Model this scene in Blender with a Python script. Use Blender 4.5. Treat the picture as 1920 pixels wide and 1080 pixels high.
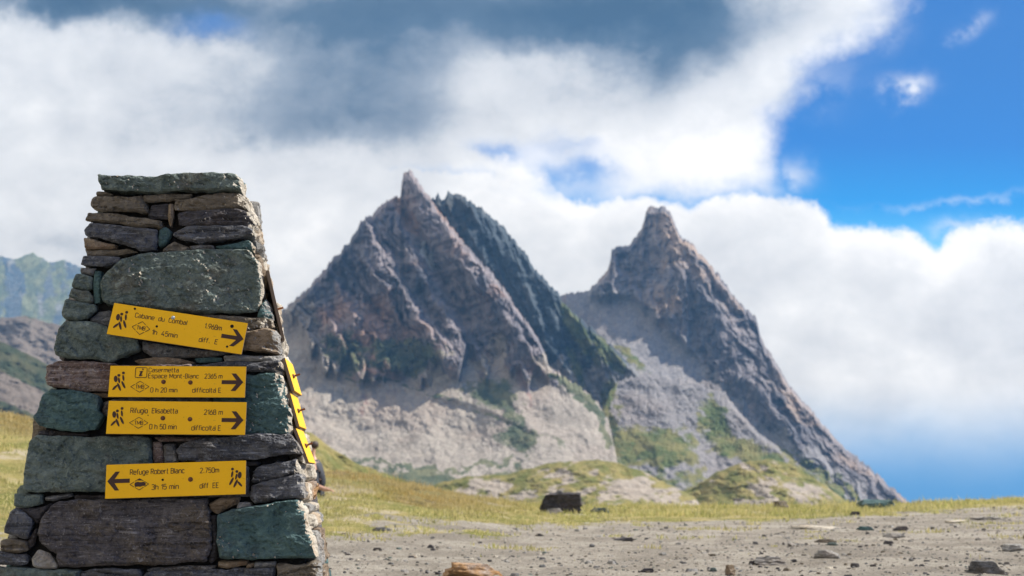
import bpy, math, random
import numpy as np
from mathutils import Vector, Matrix
from mathutils.geometry import delaunay_2d_cdt
random.seed(7); rng = np.random.default_rng(7)
for o in list(bpy.data.objects): bpy.data.objects.remove(o)
sc = bpy.context.scene
COL = sc.collection

# ------------------------------------------------------------------ camera
F = 2667.0; HC = 0.6; TILT = math.atan(365/F)
cam_d = bpy.data.cameras.new('camera'); cam = bpy.data.objects.new('camera', cam_d); COL.objects.link(cam)
cam.location = (0, 0, HC); cam.rotation_euler = (math.pi/2+TILT, 0, 0)
cam_d.lens = 50; cam_d.sensor_width = 36; cam_d.clip_start = 0.1; cam_d.clip_end = 30000
cam_d.dof.use_dof = True; cam_d.dof.focus_distance = 5.6; cam_d.dof.aperture_fstop = 4.4
sc.camera = cam
sc.render.resolution_x = 1920; sc.render.resolution_y = 1080
sc.view_settings.view_transform = 'Standard'; sc.view_settings.look = 'None'
sc.view_settings.exposure = 0.9; sc.view_settings.gamma = 1

CT, ST = math.cos(TILT), math.sin(TILT)
def ray(px, py):
    a = (np.asarray(px, float)-960)/F; v = (540-np.asarray(py, float))/F
    y = CT-ST*v; z = ST+CT*v
    return a/y, z/y            # x and z per metre of y
def at(px, py, Y):
    a, b = ray(px, py); return np.array([a*Y, Y, HC+b*Y]) if np.ndim(a) == 0 else np.stack([a*Y, np.broadcast_to(Y, np.shape(a)), HC+b*Y], -1)

# ------------------------------------------------------------------ node helpers
class NT:
    def __init__(s, tree): s.t = tree; s.n = tree.nodes; s.l = tree.links
    def new(s, typ, **kw):
        n = s.n.new(typ)
        for k, v in kw.items(): setattr(n, k, v)
        return n
    def put(s, sock, v):
        if isinstance(v, bpy.types.NodeSocket): s.l.new(v, sock)
        elif v is not None:
            if isinstance(v, (tuple, list)) and len(v) == 3 and sock.type == 'RGBA': v = (*v, 1)
            sock.default_value = v
    def m(s, op, a, b=None, c=None, clamp=False):
        n = s.new('ShaderNodeMath', operation=op, use_clamp=clamp)
        for i, v in enumerate((a, b, c)): s.put(n.inputs[i], v)
        return n.outputs[0]
    def mix(s, f, a, b, blend='MIX'):
        n = s.new('ShaderNodeMix', data_type='RGBA', blend_type=blend)
        s.put(n.inputs[0], f); s.put(n.inputs[6], a); s.put(n.inputs[7], b); return n.outputs[2]
    def ss(s, x, lo, hi, a=0.0, b=1.0):
        n = s.new('ShaderNodeMapRange', interpolation_type='SMOOTHSTEP')
        s.put(n.inputs[0], x); s.put(n.inputs[1], lo); s.put(n.inputs[2], hi); s.put(n.inputs[3], a); s.put(n.inputs[4], b); return n.outputs[0]
    def noise(s, vec, scale, detail=5, rough=.55, dist=0.0, out=0):
        n = s.new('ShaderNodeTexNoise'); s.put(n.inputs['Vector'], vec); s.put(n.inputs['Scale'], scale)
        s.put(n.inputs['Detail'], detail); s.put(n.inputs['Roughness'], rough); s.put(n.inputs['Distortion'], dist); return n.outputs[out]
    def mapping(s, vec, sc_=(1, 1, 1), rot=(0, 0, 0), loc=(0, 0, 0)):
        n = s.new('ShaderNodeMapping'); s.put(n.inputs[0], vec); s.put(n.inputs[1], loc); s.put(n.inputs[2], rot); s.put(n.inputs[3], sc_); return n.outputs[0]
    def comb(s, x, y, z=0.0):
        n = s.new('ShaderNodeCombineXYZ'); s.put(n.inputs[0], x); s.put(n.inputs[1], y); s.put(n.inputs[2], z); return n.outputs[0]
    def sep(s, v):
        n = s.new('ShaderNodeSeparateXYZ'); s.put(n.inputs[0], v); return n.outputs
    def ramp(s, f, stops, interp='LINEAR'):
        n = s.new('ShaderNodeValToRGB'); s.put(n.inputs[0], f); r = n.color_ramp; r.interpolation = interp
        while len(r.elements) < len(stops): r.elements.new(.5)
        for e, (p, c) in zip(r.elements, stops): e.position = p; e.color = (*c, 1)
        return n.outputs[0]
def lin(*rgb):   # sRGB 0-255 -> linear
    return tuple((c/255/12.92 if c/255 < .04045 else ((c/255+.055)/1.055)**2.4) for c in rgb)

# ------------------------------------------------------------------ sun and sky
SUN_EL, SUN_AZ = math.radians(42), math.radians(74)      # azimuth from +Y towards +X
SV = Vector((math.sin(SUN_AZ)*math.cos(SUN_EL), math.cos(SUN_AZ)*math.cos(SUN_EL), math.sin(SUN_EL)))
sd = bpy.data.lights.new('sun', 'SUN'); sd.energy = 5.0; sd.angle = math.radians(.53); sd.color = (1, .93, .82)
so = bpy.data.objects.new('sun', sd); COL.objects.link(so); so.rotation_euler = (-SV).to_track_quat('-Z', 'Y').to_euler(); so.location = (20, 8, 20)

world = bpy.data.worlds.new('World'); sc.world = world; world.use_nodes = True
w = NT(world.node_tree); w.n.clear()
def build_sky():
    sky = w.new('ShaderNodeTexSky', sky_type='NISHITA', sun_disc=False, sun_elevation=SUN_EL, sun_rotation=SUN_AZ, altitude=2500, air_density=1.0, dust_density=.4, ozone_density=2.5)
    tc = w.new('ShaderNodeTexCoord').outputs['Generated']
    x, y, z = w.sep(tc)
    yy = w.m('MAXIMUM', w.m('ABSOLUTE', y), .12)
    # direction expressed as picture-like tangent coordinates of the heading +Y: U right, V up
    U = w.m('DIVIDE', x, yy); V = w.m('DIVIDE', z, yy)
    def uv(px, py): a, b = ray(px, py); return float(a), float(b)
    P = w.comb(U, V, 0.0)
    n1 = w.noise(P, 7, 6, .55, .2); n2 = w.noise(w.mapping(P, loc=(3.1, 1.7, 0)), 7, 6, .55, .2)
    nb = w.noise(w.mapping(P, loc=(9, 4, 2)), 26, 6, .62)
    # billowy edge displacement
    dU = w.m('ADD', w.m('MULTIPLY', w.m('SUBTRACT', n1, .5), .12), w.m('MULTIPLY', w.m('SUBTRACT', nb, .5), .05))
    dV = w.m('ADD', w.m('MULTIPLY', w.m('SUBTRACT', n2, .5), .055), w.m('MULTIPLY', w.m('SUBTRACT', nb, .5), .035))
    Ud, Vd = w.m('ADD', U, dU), w.m('ADD', V, dV)
    def curve(inp, pts, lo, hi, vlo, vhi):      # piecewise function by float curve
        t = w.m('DIVIDE', w.m('SUBTRACT', inp, lo), hi-lo, clamp=True)
        n = w.new('ShaderNodeFloatCurve'); w.put(n.inputs['Value'], t); c = n.mapping.curves[0]
        P_ = sorted(((p-lo)/(hi-lo), (q-vlo)/(vhi-vlo)) for p, q in pts)
        c.points[0].location = P_[0]; c.points[1].location = P_[-1]
        for p in P_[1:-1]: c.points.new(*p)
        for p in c.points: p.handle_type = 'VECTOR'
        n.mapping.update()
        return w.m('ADD', w.m('MULTIPLY', n.outputs[0], vhi-vlo), vlo)
    def blob(px, py, rx, ry, amp=1.0, ang=0, warp=True):
        u0, v0 = uv(px, py)
        a = w.m('SUBTRACT', Ud if warp else U, u0); b = w.m('SUBTRACT', Vd if warp else V, v0)
        c, s_ = math.cos(math.radians(ang)), math.sin(math.radians(ang))
        p = w.m('DIVIDE', w.m('ADD', w.m('MULTIPLY', a, c), w.m('MULTIPLY', b, s_)), rx/F)
        q = w.m('DIVIDE', w.m('SUBTRACT', w.m('MULTIPLY', b, c), w.m('MULTIPLY', a, s_)), ry/F)
        e = w.m('EXPONENT', w.m('MULTIPLY', w.m('ADD', w.m('MULTIPLY', p, p), w.m('MULTIPLY', q, q)), -1.0))
        return w.m('MULTIPLY', e, amp)
    def add(*a):
        r = a[0]
        for b in a[1:]: r = w.m('ADD', r, b)
        return r
    # big cloud: right boundary U as a function of V
    pts = [(1760, -160), (1700, -20), (1670, 40), (1600, 100), (1540, 150), (1470, 215), (1440, 290), (1440, 345), (1560, 420)]
    bp = [(uv(a, b)[1], uv(a, b)[0]) for a, b in pts]
    lo, hi = min(p[0] for p in bp), max(p[0] for p in bp)
    bU = curve(V, bp, lo, hi, -.1, .4)
    c1 = w.ss(w.m('SUBTRACT', bU, Ud), -.012, .035)
    c1 = w.m('MULTIPLY', c1, w.ss(Vd, uv(0, 400)[1], uv(0, 320)[1]))
    # lower cumulus: top V as function of U
    pts = [(-200, 200), (300, 240), (700, 300), (860, 322), (930, 315), (990, 296), (1030, 318), (1075, 372), (1160, 350), (1290, 375), (1350, 352), (1500, 362), (1532, 372), (1560, 412), (1700, 420), (1760, 455), (1800, 420), (1860, 405), (2000, 425), (2300, 440)]
    tp = [uv(a, b) for a, b in pts]
    tV = curve(U, tp, tp[0][0], tp[-1][0], -.1, .5)
    c2 = w.ss(w.m('SUBTRACT', tV, w.m('ADD', V, w.m('ADD', w.m('MULTIPLY', dV, .55), w.m('MULTIPLY', w.m('SUBTRACT', w.noise(w.mapping(P, loc=(2, 9, 5)), 60, 6, .65), .5), .024)))), -.003, .009)
    # blue under the cumulus at the right
    u1 = uv(1480, 0)[0]
    low = w.m('MULTIPLY', w.ss(w.m('ADD', V, w.m('MULTIPLY', dV, .35)), uv(0, 705)[1], uv(0, 925)[1]), w.ss(U, uv(1380, 0)[0], u1))
    cov = w.m('MAXIMUM', c1, c2)
    gaps = add(blob(1085, 325, 75, 30, .8), blob(955, 292, 45, 16, .8), blob(385, 25, 75, 22, .7), blob(1060, 275, 60, 14, .3), blob(110, 15, 70, 16, .0))
    cov = w.m('MULTIPLY', cov, w.m('SUBTRACT', 1.0, w.m('MULTIPLY', gaps, w.m('SUBTRACT', 1.0, w.m('MULTIPLY', blob(990, 330, 50, 26, 1.3, -25), 1.0, clamp=True)), clamp=True)))
    wisp = add(blob(1708, 158, 42, 19, 1.1), blob(1815, 48, 26, 22, .45, 40), blob(1640, 55, 40, 40, .4), blob(1480, 318, 40, 28, .55), blob(1850, 372, 190, 7, .3), blob(1560, 150, 50, 45, .25), blob(1820, 425, 60, 18, .6))
    cov = w.m('MAXIMUM', cov, w.m('MULTIPLY', wisp, w.ss(nb, .3, .62), clamp=True))
    cov = w.m('MULTIPLY', cov, w.m('SUBTRACT', 1.0, w.m('MULTIPLY', low, .97)), clamp=True)
    # behind the camera and overhead: broken cloud
    # cloud shading
    dark = add(blob(900, 20, 430, 85, .44), blob(1250, 30, 300, 90, .50), blob(1210, 125, 170, 70, .24, 12), blob(690, 120, 220, 100, .22), blob(100, -10, 420, 50, .52), blob(520, 230, 260, 70, .12), blob(700, 190, 480, 90, .10), blob(1150, 200, 260, 60, .10),
               blob(800, 245, 260, 55, .13), blob(60, 470, 200, 40, .10), blob(1500, 600, 260, 35, .05))
    n3 = w.noise(w.mapping(P, sc_=(1, 1.5, 1), loc=(1, 6, 3)), 9, 7, .55, .15)
    n4 = w.noise(w.mapping(P, sc_=(1, 1.3, 1), loc=(4, 2, 8)), 24, 6, .6, .2)
    br = w.m('SUBTRACT', .79, w.m('MULTIPLY', dark, w.ss(n3, .22, .62, .55, 1.2)))
    br = w.m('ADD', br, w.m('MULTIPLY', w.m('SUBTRACT', n3, .5), .42))
    br = w.m('ADD', br, w.m('MULTIPLY', w.m('SUBTRACT', n4, .5), .30))
    edge = w.m('MULTIPLY', w.m('SUBTRACT', 1.0, w.ss(w.m('SUBTRACT', tV, V), .0, .055)), w.ss(U, uv(780, 0)[0], uv(900, 0)[0]))
    br = w.m('ADD', br, w.m('MULTIPLY', edge, .16))
    br = w.m('MINIMUM', w.m('MAXIMUM', br, .16), .93)
    ccol = w.ramp(br, [(.12, lin(28, 34, 38)), (.36, lin(66, 72, 76)), (.56, lin(132, 132, 131)), (.70, lin(182, 177, 170)), (.84, lin(204, 198, 189)), (.95, lin(226, 218, 207))])
    # clear sky: the sky texture, graded deeper overhead and towards the far valley haze
    tint = w.ramp(w.ss(V, -.03, .36), [(0, (.045, .18, .37)), (.10, (.13, .30, .50)), (.18, (.22, .38, .57)), (.26, (.32, .46, .60)), (.40, (.20, .44, .64)), (.50, (.09, .38, .62)), (.62, (.0, .20, .50)), (.78, (.0, .11, .38)), (1, (.0, .07, .28))])
    lum = w.mix(.5, w.mix(1.0, sky.outputs[0], (.075, .075, .075), 'MULTIPLY'), (.55, .55, .62))
    clear = w.mix(.92, w.mix(1.0, lum, tint, 'MULTIPLY'), tint)
    col = w.mix(cov, clear, ccol)
    bg = w.new('ShaderNodeBackground'); w.put(bg.inputs[0], col); w.put(bg.inputs[1], 1.0)
    out = w.new('ShaderNodeOutputWorld'); w.l.new(bg.outputs[0], out.inputs[0])
build_sky()

# ------------------------------------------------------------------ numpy noise
_perm = np.random.default_rng(3).permutation(256); _perm = np.concatenate([_perm, _perm, _perm])
_g = np.random.default_rng(4).normal(size=(256, 3)); _g /= np.linalg.norm(_g, axis=1)[:, None]
def perlin(x, y, z=0.0):
    x, y, z = np.broadcast_arrays(np.asarray(x, float), np.asarray(y, float), np.asarray(z, float))
    xi, yi, zi = np.floor(x).astype(int), np.floor(y).astype(int), np.floor(z).astype(int)
    xf, yf, zf = x-xi, y-yi, z-zi
    xi &= 255; yi &= 255; zi &= 255
    fade = lambda t: t*t*t*(t*(t*6-15)+10)
    u, v, ww = fade(xf), fade(yf), fade(zf)
    def gr(dx, dy, dz):
        h = _perm[_perm[_perm[(xi+dx) & 255]+((yi+dy) & 255)]+((zi+dz) & 255)]
        g = _g[h]; return g[..., 0]*(xf-dx)+g[..., 1]*(yf-dy)+g[..., 2]*(zf-dz)
    L = lambda a, b, t: a+(b-a)*t
    return 1.6*L(L(L(gr(0, 0, 0), gr(1, 0, 0), u), L(gr(0, 1, 0), gr(1, 1, 0), u), v), L(L(gr(0, 0, 1), gr(1, 0, 1), u), L(gr(0, 1, 1), gr(1, 1, 1), u), v), ww)
def fbm(x, y, z=0.0, o=4, g=.5):
    s = 0; a = 1
    for i in range(o): s = s+a*perlin(x*2**i+i*7.3, y*2**i+i*3.1, np.asarray(z)*2**i+i*1.7); a *= g
    return s
def ridged(x, y, z=0.0, o=4, g=.5):
    s = 0; a = 1; t = 0
    for i in range(o): s = s+a*(1-2*np.abs(perlin(x*2**i+i*5.3, y*2**i+i*9.1, np.asarray(z)*2**i+i*2.7))); t += a; a *= g
    return s/t
def smooth(x, a, b):
    t = np.clip((x-a)/(b-a), 0, 1); return t*t*(3-2*t)

# ------------------------------------------------------------------ object helpers
def mesh_obj(name, V, Fc, mat, parent=None, smooth_=False):
    me = bpy.data.meshes.new(name)
    if isinstance(Fc, np.ndarray):
        n, k = Fc.shape; V = np.asarray(V, np.float32)
        me.vertices.add(len(V)); me.vertices.foreach_set('co', V.ravel())
        me.loops.add(n*k); me.loops.foreach_set('vertex_index', Fc.astype(np.int32).ravel())
        me.polygons.add(n); me.polygons.foreach_set('loop_start', np.arange(0, n*k, k, dtype=np.int32))
        me.update(calc_edges=True); me.validate()
    else:
        me.from_pydata([tuple(map(float, v)) for v in V], [], [tuple(int(i) for i in f) for f in Fc]); me.update()
    if smooth_: me.polygons.foreach_set('use_smooth', np.ones(len(me.polygons), bool))
    if mat: me.materials.append(mat)
    o = bpy.data.objects.new(name, me); COL.objects.link(o)
    if parent: o.parent = parent
    return o
def empty(name, loc=(0, 0, 0)):
    o = bpy.data.objects.new(name, None); o.empty_display_size = .1; COL.objects.link(o); o.location = loc; return o
def tag(o, label=None, cat=None, group=None, kind=None):
    if label: o['label'] = label
    if cat: o['category'] = cat
    if group: o['group'] = group
    if kind: o['kind'] = kind
    return o
def attr(o, name, rgb):
    a = o.data.color_attributes.new(name, 'FLOAT_COLOR', 'POINT')
    c = np.ones((len(o.data.vertices), 4), np.float32); c[:, :rgb.shape[1]] = rgb; a.data.foreach_set('color', c.ravel())
def grid_faces(r, c, off=0):
    i = np.arange(r-1)[:, None]*c+np.arange(c-1)[None, :]+off; i = i.ravel()
    return np.stack([i, i+c, i+c+1, i+1], -1)

def base_mat(name):
    m = bpy.data.materials.new(name); m.use_nodes = True; t = NT(m.node_tree); b = t.n['Principled BSDF']; return m, t, b
def bump(t, b, h, strength=.5, dist=.01):
    n = t.new('ShaderNodeBump'); t.put(n.inputs['Strength'], strength); t.put(n.inputs['Distance'], dist); t.put(n.inputs['Height'], h); t.l.new(n.outputs[0], b.inputs['Normal'])

# ------------------------------------------------------------------ terrain materials
def mountain_mat(name, rock1, rock2, warm, scree1, scree2, grass1, grass2, sc_=1.0):
    m, t, b = base_mat(name)
    P = t.new('ShaderNodeNewGeometry').outputs['Position']
    at_ = t.new('ShaderNodeAttribute', attribute_name='zone').outputs['Color']
    s = t.new('ShaderNodeSeparateColor'); t.put(s.inputs[0], at_); zs, zg, zw = s.outputs[0], s.outputs[1], s.outputs[2]
    Pm = t.mapping(P, sc_=(1, 1, .35), rot=(0, .35, 0))
    n1 = t.noise(Pm, .02*sc_, 8, .62, .3); n2 = t.noise(Pm, .09*sc_, 8, .65, .3); n3 = t.noise(P, .012*sc_, 5, .6, .3); n4 = t.noise(P, .25*sc_, 6, .7)
    rock = t.mix(t.ss(n1, .35, .65), rock1, rock2)
    rock = t.mix(t.ss(n3, .5, .66), rock, warm)
    rock = t.mix(t.ss(n2, .55, .75, 0, .5), rock, scree2)
    rock = t.mix(t.ss(n2, .45, .30, 0, .45), rock, tuple(c*.45 for c in rock1))
    n6 = t.noise(P, .035*sc_, 7, .7, .4)
    scr = t.mix(t.ss(n4, .35, .65), scree1, scree2); scr = t.mix(t.ss(n6, .5, .64, 0, .5), scr, tuple(q*.55 for q in scree1)); scr = t.mix(t.ss(n6, .44, .34, 0, .4), scr, tuple(min(.62, q*1.25) for q in scree2)); scr = t.mix(t.ss(n3, .4, .7, 0, .3), scr, tuple(c*.8 for c in warm))
    scr = t.mix(t.ss(t.noise(P, .6*sc_, 3, .6), .62, .72, 0, .6), scr, tuple(min(.6, c*1.7) for c in scree2))
    gr = t.mix(t.ss(t.noise(P, .04*sc_, 7, .65), .4, .6), grass1, grass2); gr = t.mix(t.ss(n4, .55, .75, 0, .5), gr, scree1)
    def thr(zv, nz, k=.5): return t.ss(t.m('ADD', zv, t.m('MULTIPLY', t.m('SUBTRACT', nz, .5), k)), .4, .6)
    c = t.mix(thr(zs, n2, .7), rock, scr)
    c = t.mix(thr(zg, t.noise(P, .07*sc_, 8, .7), 1.1), c, gr)
    c = t.mix(thr(zw, n2, .5), c, (.62, .63, .65))
    t.put(b.inputs['Base Color'], c); b.inputs['Roughness'].default_value = .95; b.inputs['Specular IOR Level'].default_value = .15
    bump(t, b, t.m('ADD', n2, t.m('MULTIPLY', n4, .5)), .9, 6.0/sc_)
    return m
ROCKB = mountain_mat('left_peak_rock', (.125, .125, .145), (.31, .265, .265), (.40, .26, .20), (.30, .262, .218), (.42, .375, .32), (.085, .105, .06), (.18, .18, .10))
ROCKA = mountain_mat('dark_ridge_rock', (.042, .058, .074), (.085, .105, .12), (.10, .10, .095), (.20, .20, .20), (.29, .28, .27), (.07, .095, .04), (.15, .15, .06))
ROCKC = mountain_mat('right_peak_rock', (.125, .122, .138), (.33, .285, .275), (.40, .30, .235), (.21, .20, .21), (.33, .31, .30), (.10, .13, .04), (.22, .20, .07))
HILLM = mountain_mat('hill_turf', (.30, .26, .22), (.36, .31, .27), (.36, .28, .20), (.34, .29, .24), (.44, .38, .31), (.15, .16, .045), (.30, .25, .09), 2.0)
HILLD = mountain_mat('shadowed_valley_turf', (.12, .105, .095), (.15, .13, .115), (.15, .12, .09), (.165, .135, .112), (.21, .175, .148), (.045, .058, .03), (.085, .085, .042), 1.0)  # cloud shadow over the left valley put into these darker colours
FARM = mountain_mat('far_mountain_rock', (.12, .17, .22), (.17, .205, .235), (.25, .26, .24), (.29, .30, .29), (.38, .38, .36), (.17, .21, .16), (.29, .31, .20), .9)  # distance haze put into the pale bluish rock colours

def pl(pts, x):
    p = sorted(pts); return np.interp(x, [a for a, _ in p], [b for _, b in p])
def segd(px, py, pts):      # distance to a polyline, in the same units
    d = np.full(px.shape, 1e9)
    for (x0, y0), (x1, y1) in zip(pts[:-1], pts[1:]):
        L = (x1-x0)**2+(y1-y0)**2; t = np.clip(((px-x0)*(x1-x0)+(py-y0)*(y1-y0))/L, 0, 1)
        d = np.minimum(d, np.hypot(px-x0-t*(x1-x0), py-y0-t*(y1-y0)))
    return d
def ell(px, py, cx, cy, rx, ry, ang=0):
    c, s = math.cos(math.radians(ang)), math.sin(math.radians(ang))
    a, b = px-cx, py-cy; u = (a*c+b*s)/rx; v = (b*c-a*s)/ry
    return np.clip(1.25-np.hypot(u, v)*.75, 0, 1)

def massif(name, crest, Y0, gfun, relief, zone, mat, cols, rows, bottom=985, jag=2.0, jagf=.06, seed=0, backrows=14, smooth_=False):
    xs = np.linspace(crest[0][0], crest[-1][0], cols)
    cy = pl(crest, xs)+.5*jag*(1-2*np.abs(perlin(xs*jagf*1.7, seed+9.1)))+jag*(fbm(xs*jagf, seed+.5, 0, 4, .6)+.6*np.abs(perlin(xs*jagf*2.3, seed+4.5)))
    s = np.linspace(0, 1, rows)[:, None]**1.0
    px = np.broadcast_to(xs, (rows, cols)); py = cy+(bottom-cy)*s
    m = Y0/F
    drop = np.clip(py-pl(crest, xs), 0, None)*m                                     # metres below the crest
    Y = Y0-gfun(px, py, drop)-relief(px, py)*m*smooth(py-cy, 0, 12)
    a, b = ray(px, py); V = np.stack([a*Y, Y, HC+b*Y], -1)
    # far side of the mountain, falling away from the crest
    top = V[0]; back = []
    for k in range(1, backrows+1):
        d = 300*m*(k/backrows)**1.3
        q = top.copy(); q[:, 1] += d*.9+12*m*np.asarray(fbm(xs*.03, k*.4, 9)); q[:, 2] -= d; back.append(q)
    allV = np.concatenate([np.stack(back[::-1]), V]).reshape(-1, 3)
    o = mesh_obj(name, allV, grid_faces(rows+backrows, cols), mat, smooth_=smooth_)
    z = np.zeros((rows+backrows, cols, 3)); z[backrows:] = zone(px, py, py-cy); z[:backrows] = z[backrows]
    attr(o, 'zone', z.reshape(-1, 3))
    o['kind'] = 'structure'
    return o
def slope(Y0, top, line, k1, k2, w=55, k3=0, y3=860, cx=0, cw=1, conv=0):
    """face run: k1 metres towards the viewer per metre down on rock, k2 below the foot line, plus a sideways convexity"""
    def g(px, py, drop):
        sp = lambda v, w_: w_*np.logaddexp(0, v/w_)
        return (Y0/F)*(k1*(py-top)+(k2-k1)*sp(py-line(px), w*.5)+k3*sp(py-(y3(px) if callable(y3) else y3), 22)-conv*np.abs((px-cx)/cw)**2)
    return g
def G(*seg):     # cumulative run for drops: seg = (fraction py thresholds, run-per-drop)
    def g(px, py, drop):
        m = 1.0; tot = np.zeros_like(drop); cy = py-drop/ (g.Y0/F)
        lo = cy
        for lim, k in seg:
            L = lim(px) if callable(lim) else lim
            part = np.clip(np.minimum(py, L)-lo, 0, None); tot += part*(g.Y0/F)*k; lo = np.maximum(lo, np.minimum(py, L)) if True else lo
        return tot
    return g

# --- left peak
rockline = lambda px: pl([(480, 560), (545, 585), (575, 650), (620, 700), (660, 680), (700, 715), (760, 695), (800, 712), (850, 690), (880, 660), (910, 705), (950, 672), (985, 700), (1005, 690), (1030, 705), (1200, 660)], px)+40*np.asarray(fbm(np.asarray(px, float)*.03, 3.3, 0, 3, .6))*(np.asarray(px) < 1000)
crestB = [(380, 720), (440, 660), (480, 615), (530, 577), (560, 553), (600, 511), (628, 478), (655, 450), (678, 412), (700, 398), (716, 378), (735, 369), (751, 366), (753, 340), (757, 324), (768, 317), (778, 328), (786, 336), (797, 358), (806, 372), (825, 396), (850, 425), (875, 458), (900, 486), (925, 512), (950, 545), (975, 583), (1000, 618), (1020, 655), (1034, 690), (1060, 706), (1090, 726), (1120, 752), (1140, 785), (1152, 830), (1160, 880), (1180, 985)]
foot = lambda px: pl([(400, 600), (560, 640), (700, 720), (900, 740), (1040, 690), (1200, 700)], px)
gB = slope(1500, 320, foot, .62, 1.75, 110, 1.2, 860, 820, 250, 60)
def relB(px, py):
    wx = px+10*fbm(px*.02, py*.02, 3, 3)-(py-320)*.45*0+ 0
    sx = (px-(py-320)*.50)         # gullies slant down to the right
    wq = 15*fbm(px*.018, py*.018, 44, 4, .6); mk = np.clip(.75+1.1*fbm(px*.014, py*.014, 46, 3), .15, 1.5)
    r = 50*ridged((sx+wq)*.0115, py*.0022, 1, 3, .5)+34*mk*ridged((sx+wq)*.036, py*.0055, 5, 3, .5)+15*ridged((sx+wq)*.10, py*.018, 6, 3, .6)+11*(1.4-mk)*ridged((px*.35+py)*.05, (px-py)*.01, 47, 3, .55)+6*fbm(px*.05, py*.05, 2, 5, .6)
    rock = smooth(rockline(px)+12*fbm(px*.02, py*.02, 8, 3)-py, -14, 14)
    r = r*(.05+.95*rock)*np.clip(.55+(py-340)/250, .3, 1)
    r += 26*np.exp(-(segd(px, py, [(768, 340), (800, 400), (850, 455), (900, 525), (950, 600), (1000, 660)])/24)**2)
    r -= 48*np.exp(-(segd(px, py, [(742, 378), (775, 430), (800, 480), (835, 530), (870, 600)])/13)**2)
    r -= 18*np.exp(-(segd(px, py, [(806, 385), (850, 470), (890, 560), (930, 650)])/9)**2)*0.6
    r -= 20*np.exp(-(segd(px, py, [(620, 500), (680, 560), (740, 610), (790, 690)])/16)**2)
    r += 16*np.exp(-(segd(px, py, [(690, 420), (730, 520), (780, 600), (850, 690)])/22)**2)
    # trail terraces and hollow in the scree
    for pts in ([(590, 688), (640, 700), (700, 715), (790, 735), (870, 758)], [(850, 745), (920, 770), (1010, 812)], [(905, 700), (950, 740), (985, 785)]):
        d = segd(px, py-4, pts); r += 4*np.exp(-(segd(px, py, pts)/7)**2)-4*np.exp(-(segd(px, py-9, pts)/7)**2)
    r += (1-rock)*(22*fbm(px*.010, py*.014, 6, 4, .5)+2.2*fbm(px*.09, py*.09, 6, 4, .65))
    r += 26*np.exp(-((px-1000)/110)**2-((py-780)/110)**2)
    r += (1-rock)*4*ridged((px-(py-700)*.9)*.014, py*.008, 12, 2, .5)
    return r
def zoneB(px, py, d):
    px, py = px+16*fbm(px*.022, py*.022, 15, 5, .65), py+12*fbm(px*.022, py*.022, 17, 5, .65)
    n = fbm(px*.02, py*.02, 11, 4, .6)
    scree = smooth(py-rockline(px)+70*n, -40, 40)
    scree = np.maximum(scree, ell(px, py, 565, 640, 45, 80))
    g = np.maximum.reduce([.72*ell(px, py, 760, 665, 95, 42, 0), .6*ell(px, py, 650, 660, 60, 60, 30), .75*ell(px, py, 920, 735, 65, 26, 10), .8*ell(px, py, 945, 760, 12, 70, -38), .8*ell(px, py, 975, 820, 50, 28, 20),
        .55*np.exp(-(segd(px, py, [(660, 712), (760, 722), (830, 745), (870, 760)])/6)**2), .55*np.exp(-(segd(px, py, [(850, 752), (920, 778), (1000, 812), (1060, 830)])/6)**2), .95*np.exp(-(segd(px, py, [(1045, 702), (1090, 740), (1125, 780), (1135, 830)])/12)**2),
        .75*smooth(py+14*n, 862, 900)*smooth(px, 600, 700), .7*np.exp(-(segd(px, py, [(600, 860), (720, 870), (830, 885), (960, 860)])/7)**2)])
    s = np.maximum(ell(px, py, 797, 482, 7, 24, -28), ell(px, py, 815, 487, 4, 14, -20))*1.1
    return np.stack([scree, g, s], -1)
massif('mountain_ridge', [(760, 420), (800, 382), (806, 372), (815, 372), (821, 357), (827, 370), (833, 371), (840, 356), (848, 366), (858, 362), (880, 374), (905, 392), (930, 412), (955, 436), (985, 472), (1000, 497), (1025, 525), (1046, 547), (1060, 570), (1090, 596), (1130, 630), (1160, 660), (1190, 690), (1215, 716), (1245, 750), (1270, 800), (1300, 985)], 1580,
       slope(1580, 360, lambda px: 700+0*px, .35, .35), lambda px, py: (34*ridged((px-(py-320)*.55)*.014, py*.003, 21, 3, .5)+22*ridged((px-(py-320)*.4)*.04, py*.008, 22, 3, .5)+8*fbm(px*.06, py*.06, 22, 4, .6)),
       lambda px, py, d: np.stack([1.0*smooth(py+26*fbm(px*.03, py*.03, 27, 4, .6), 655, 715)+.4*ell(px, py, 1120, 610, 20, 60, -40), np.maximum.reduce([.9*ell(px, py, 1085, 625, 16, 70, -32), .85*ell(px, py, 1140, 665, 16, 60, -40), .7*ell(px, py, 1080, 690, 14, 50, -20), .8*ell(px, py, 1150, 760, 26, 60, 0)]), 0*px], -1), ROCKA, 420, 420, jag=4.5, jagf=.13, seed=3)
massif('mountain', crestB, 1500, gB, relB, zoneB, ROCKB, 860, 720, jag=5.5, jagf=.13, seed=1)
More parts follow.
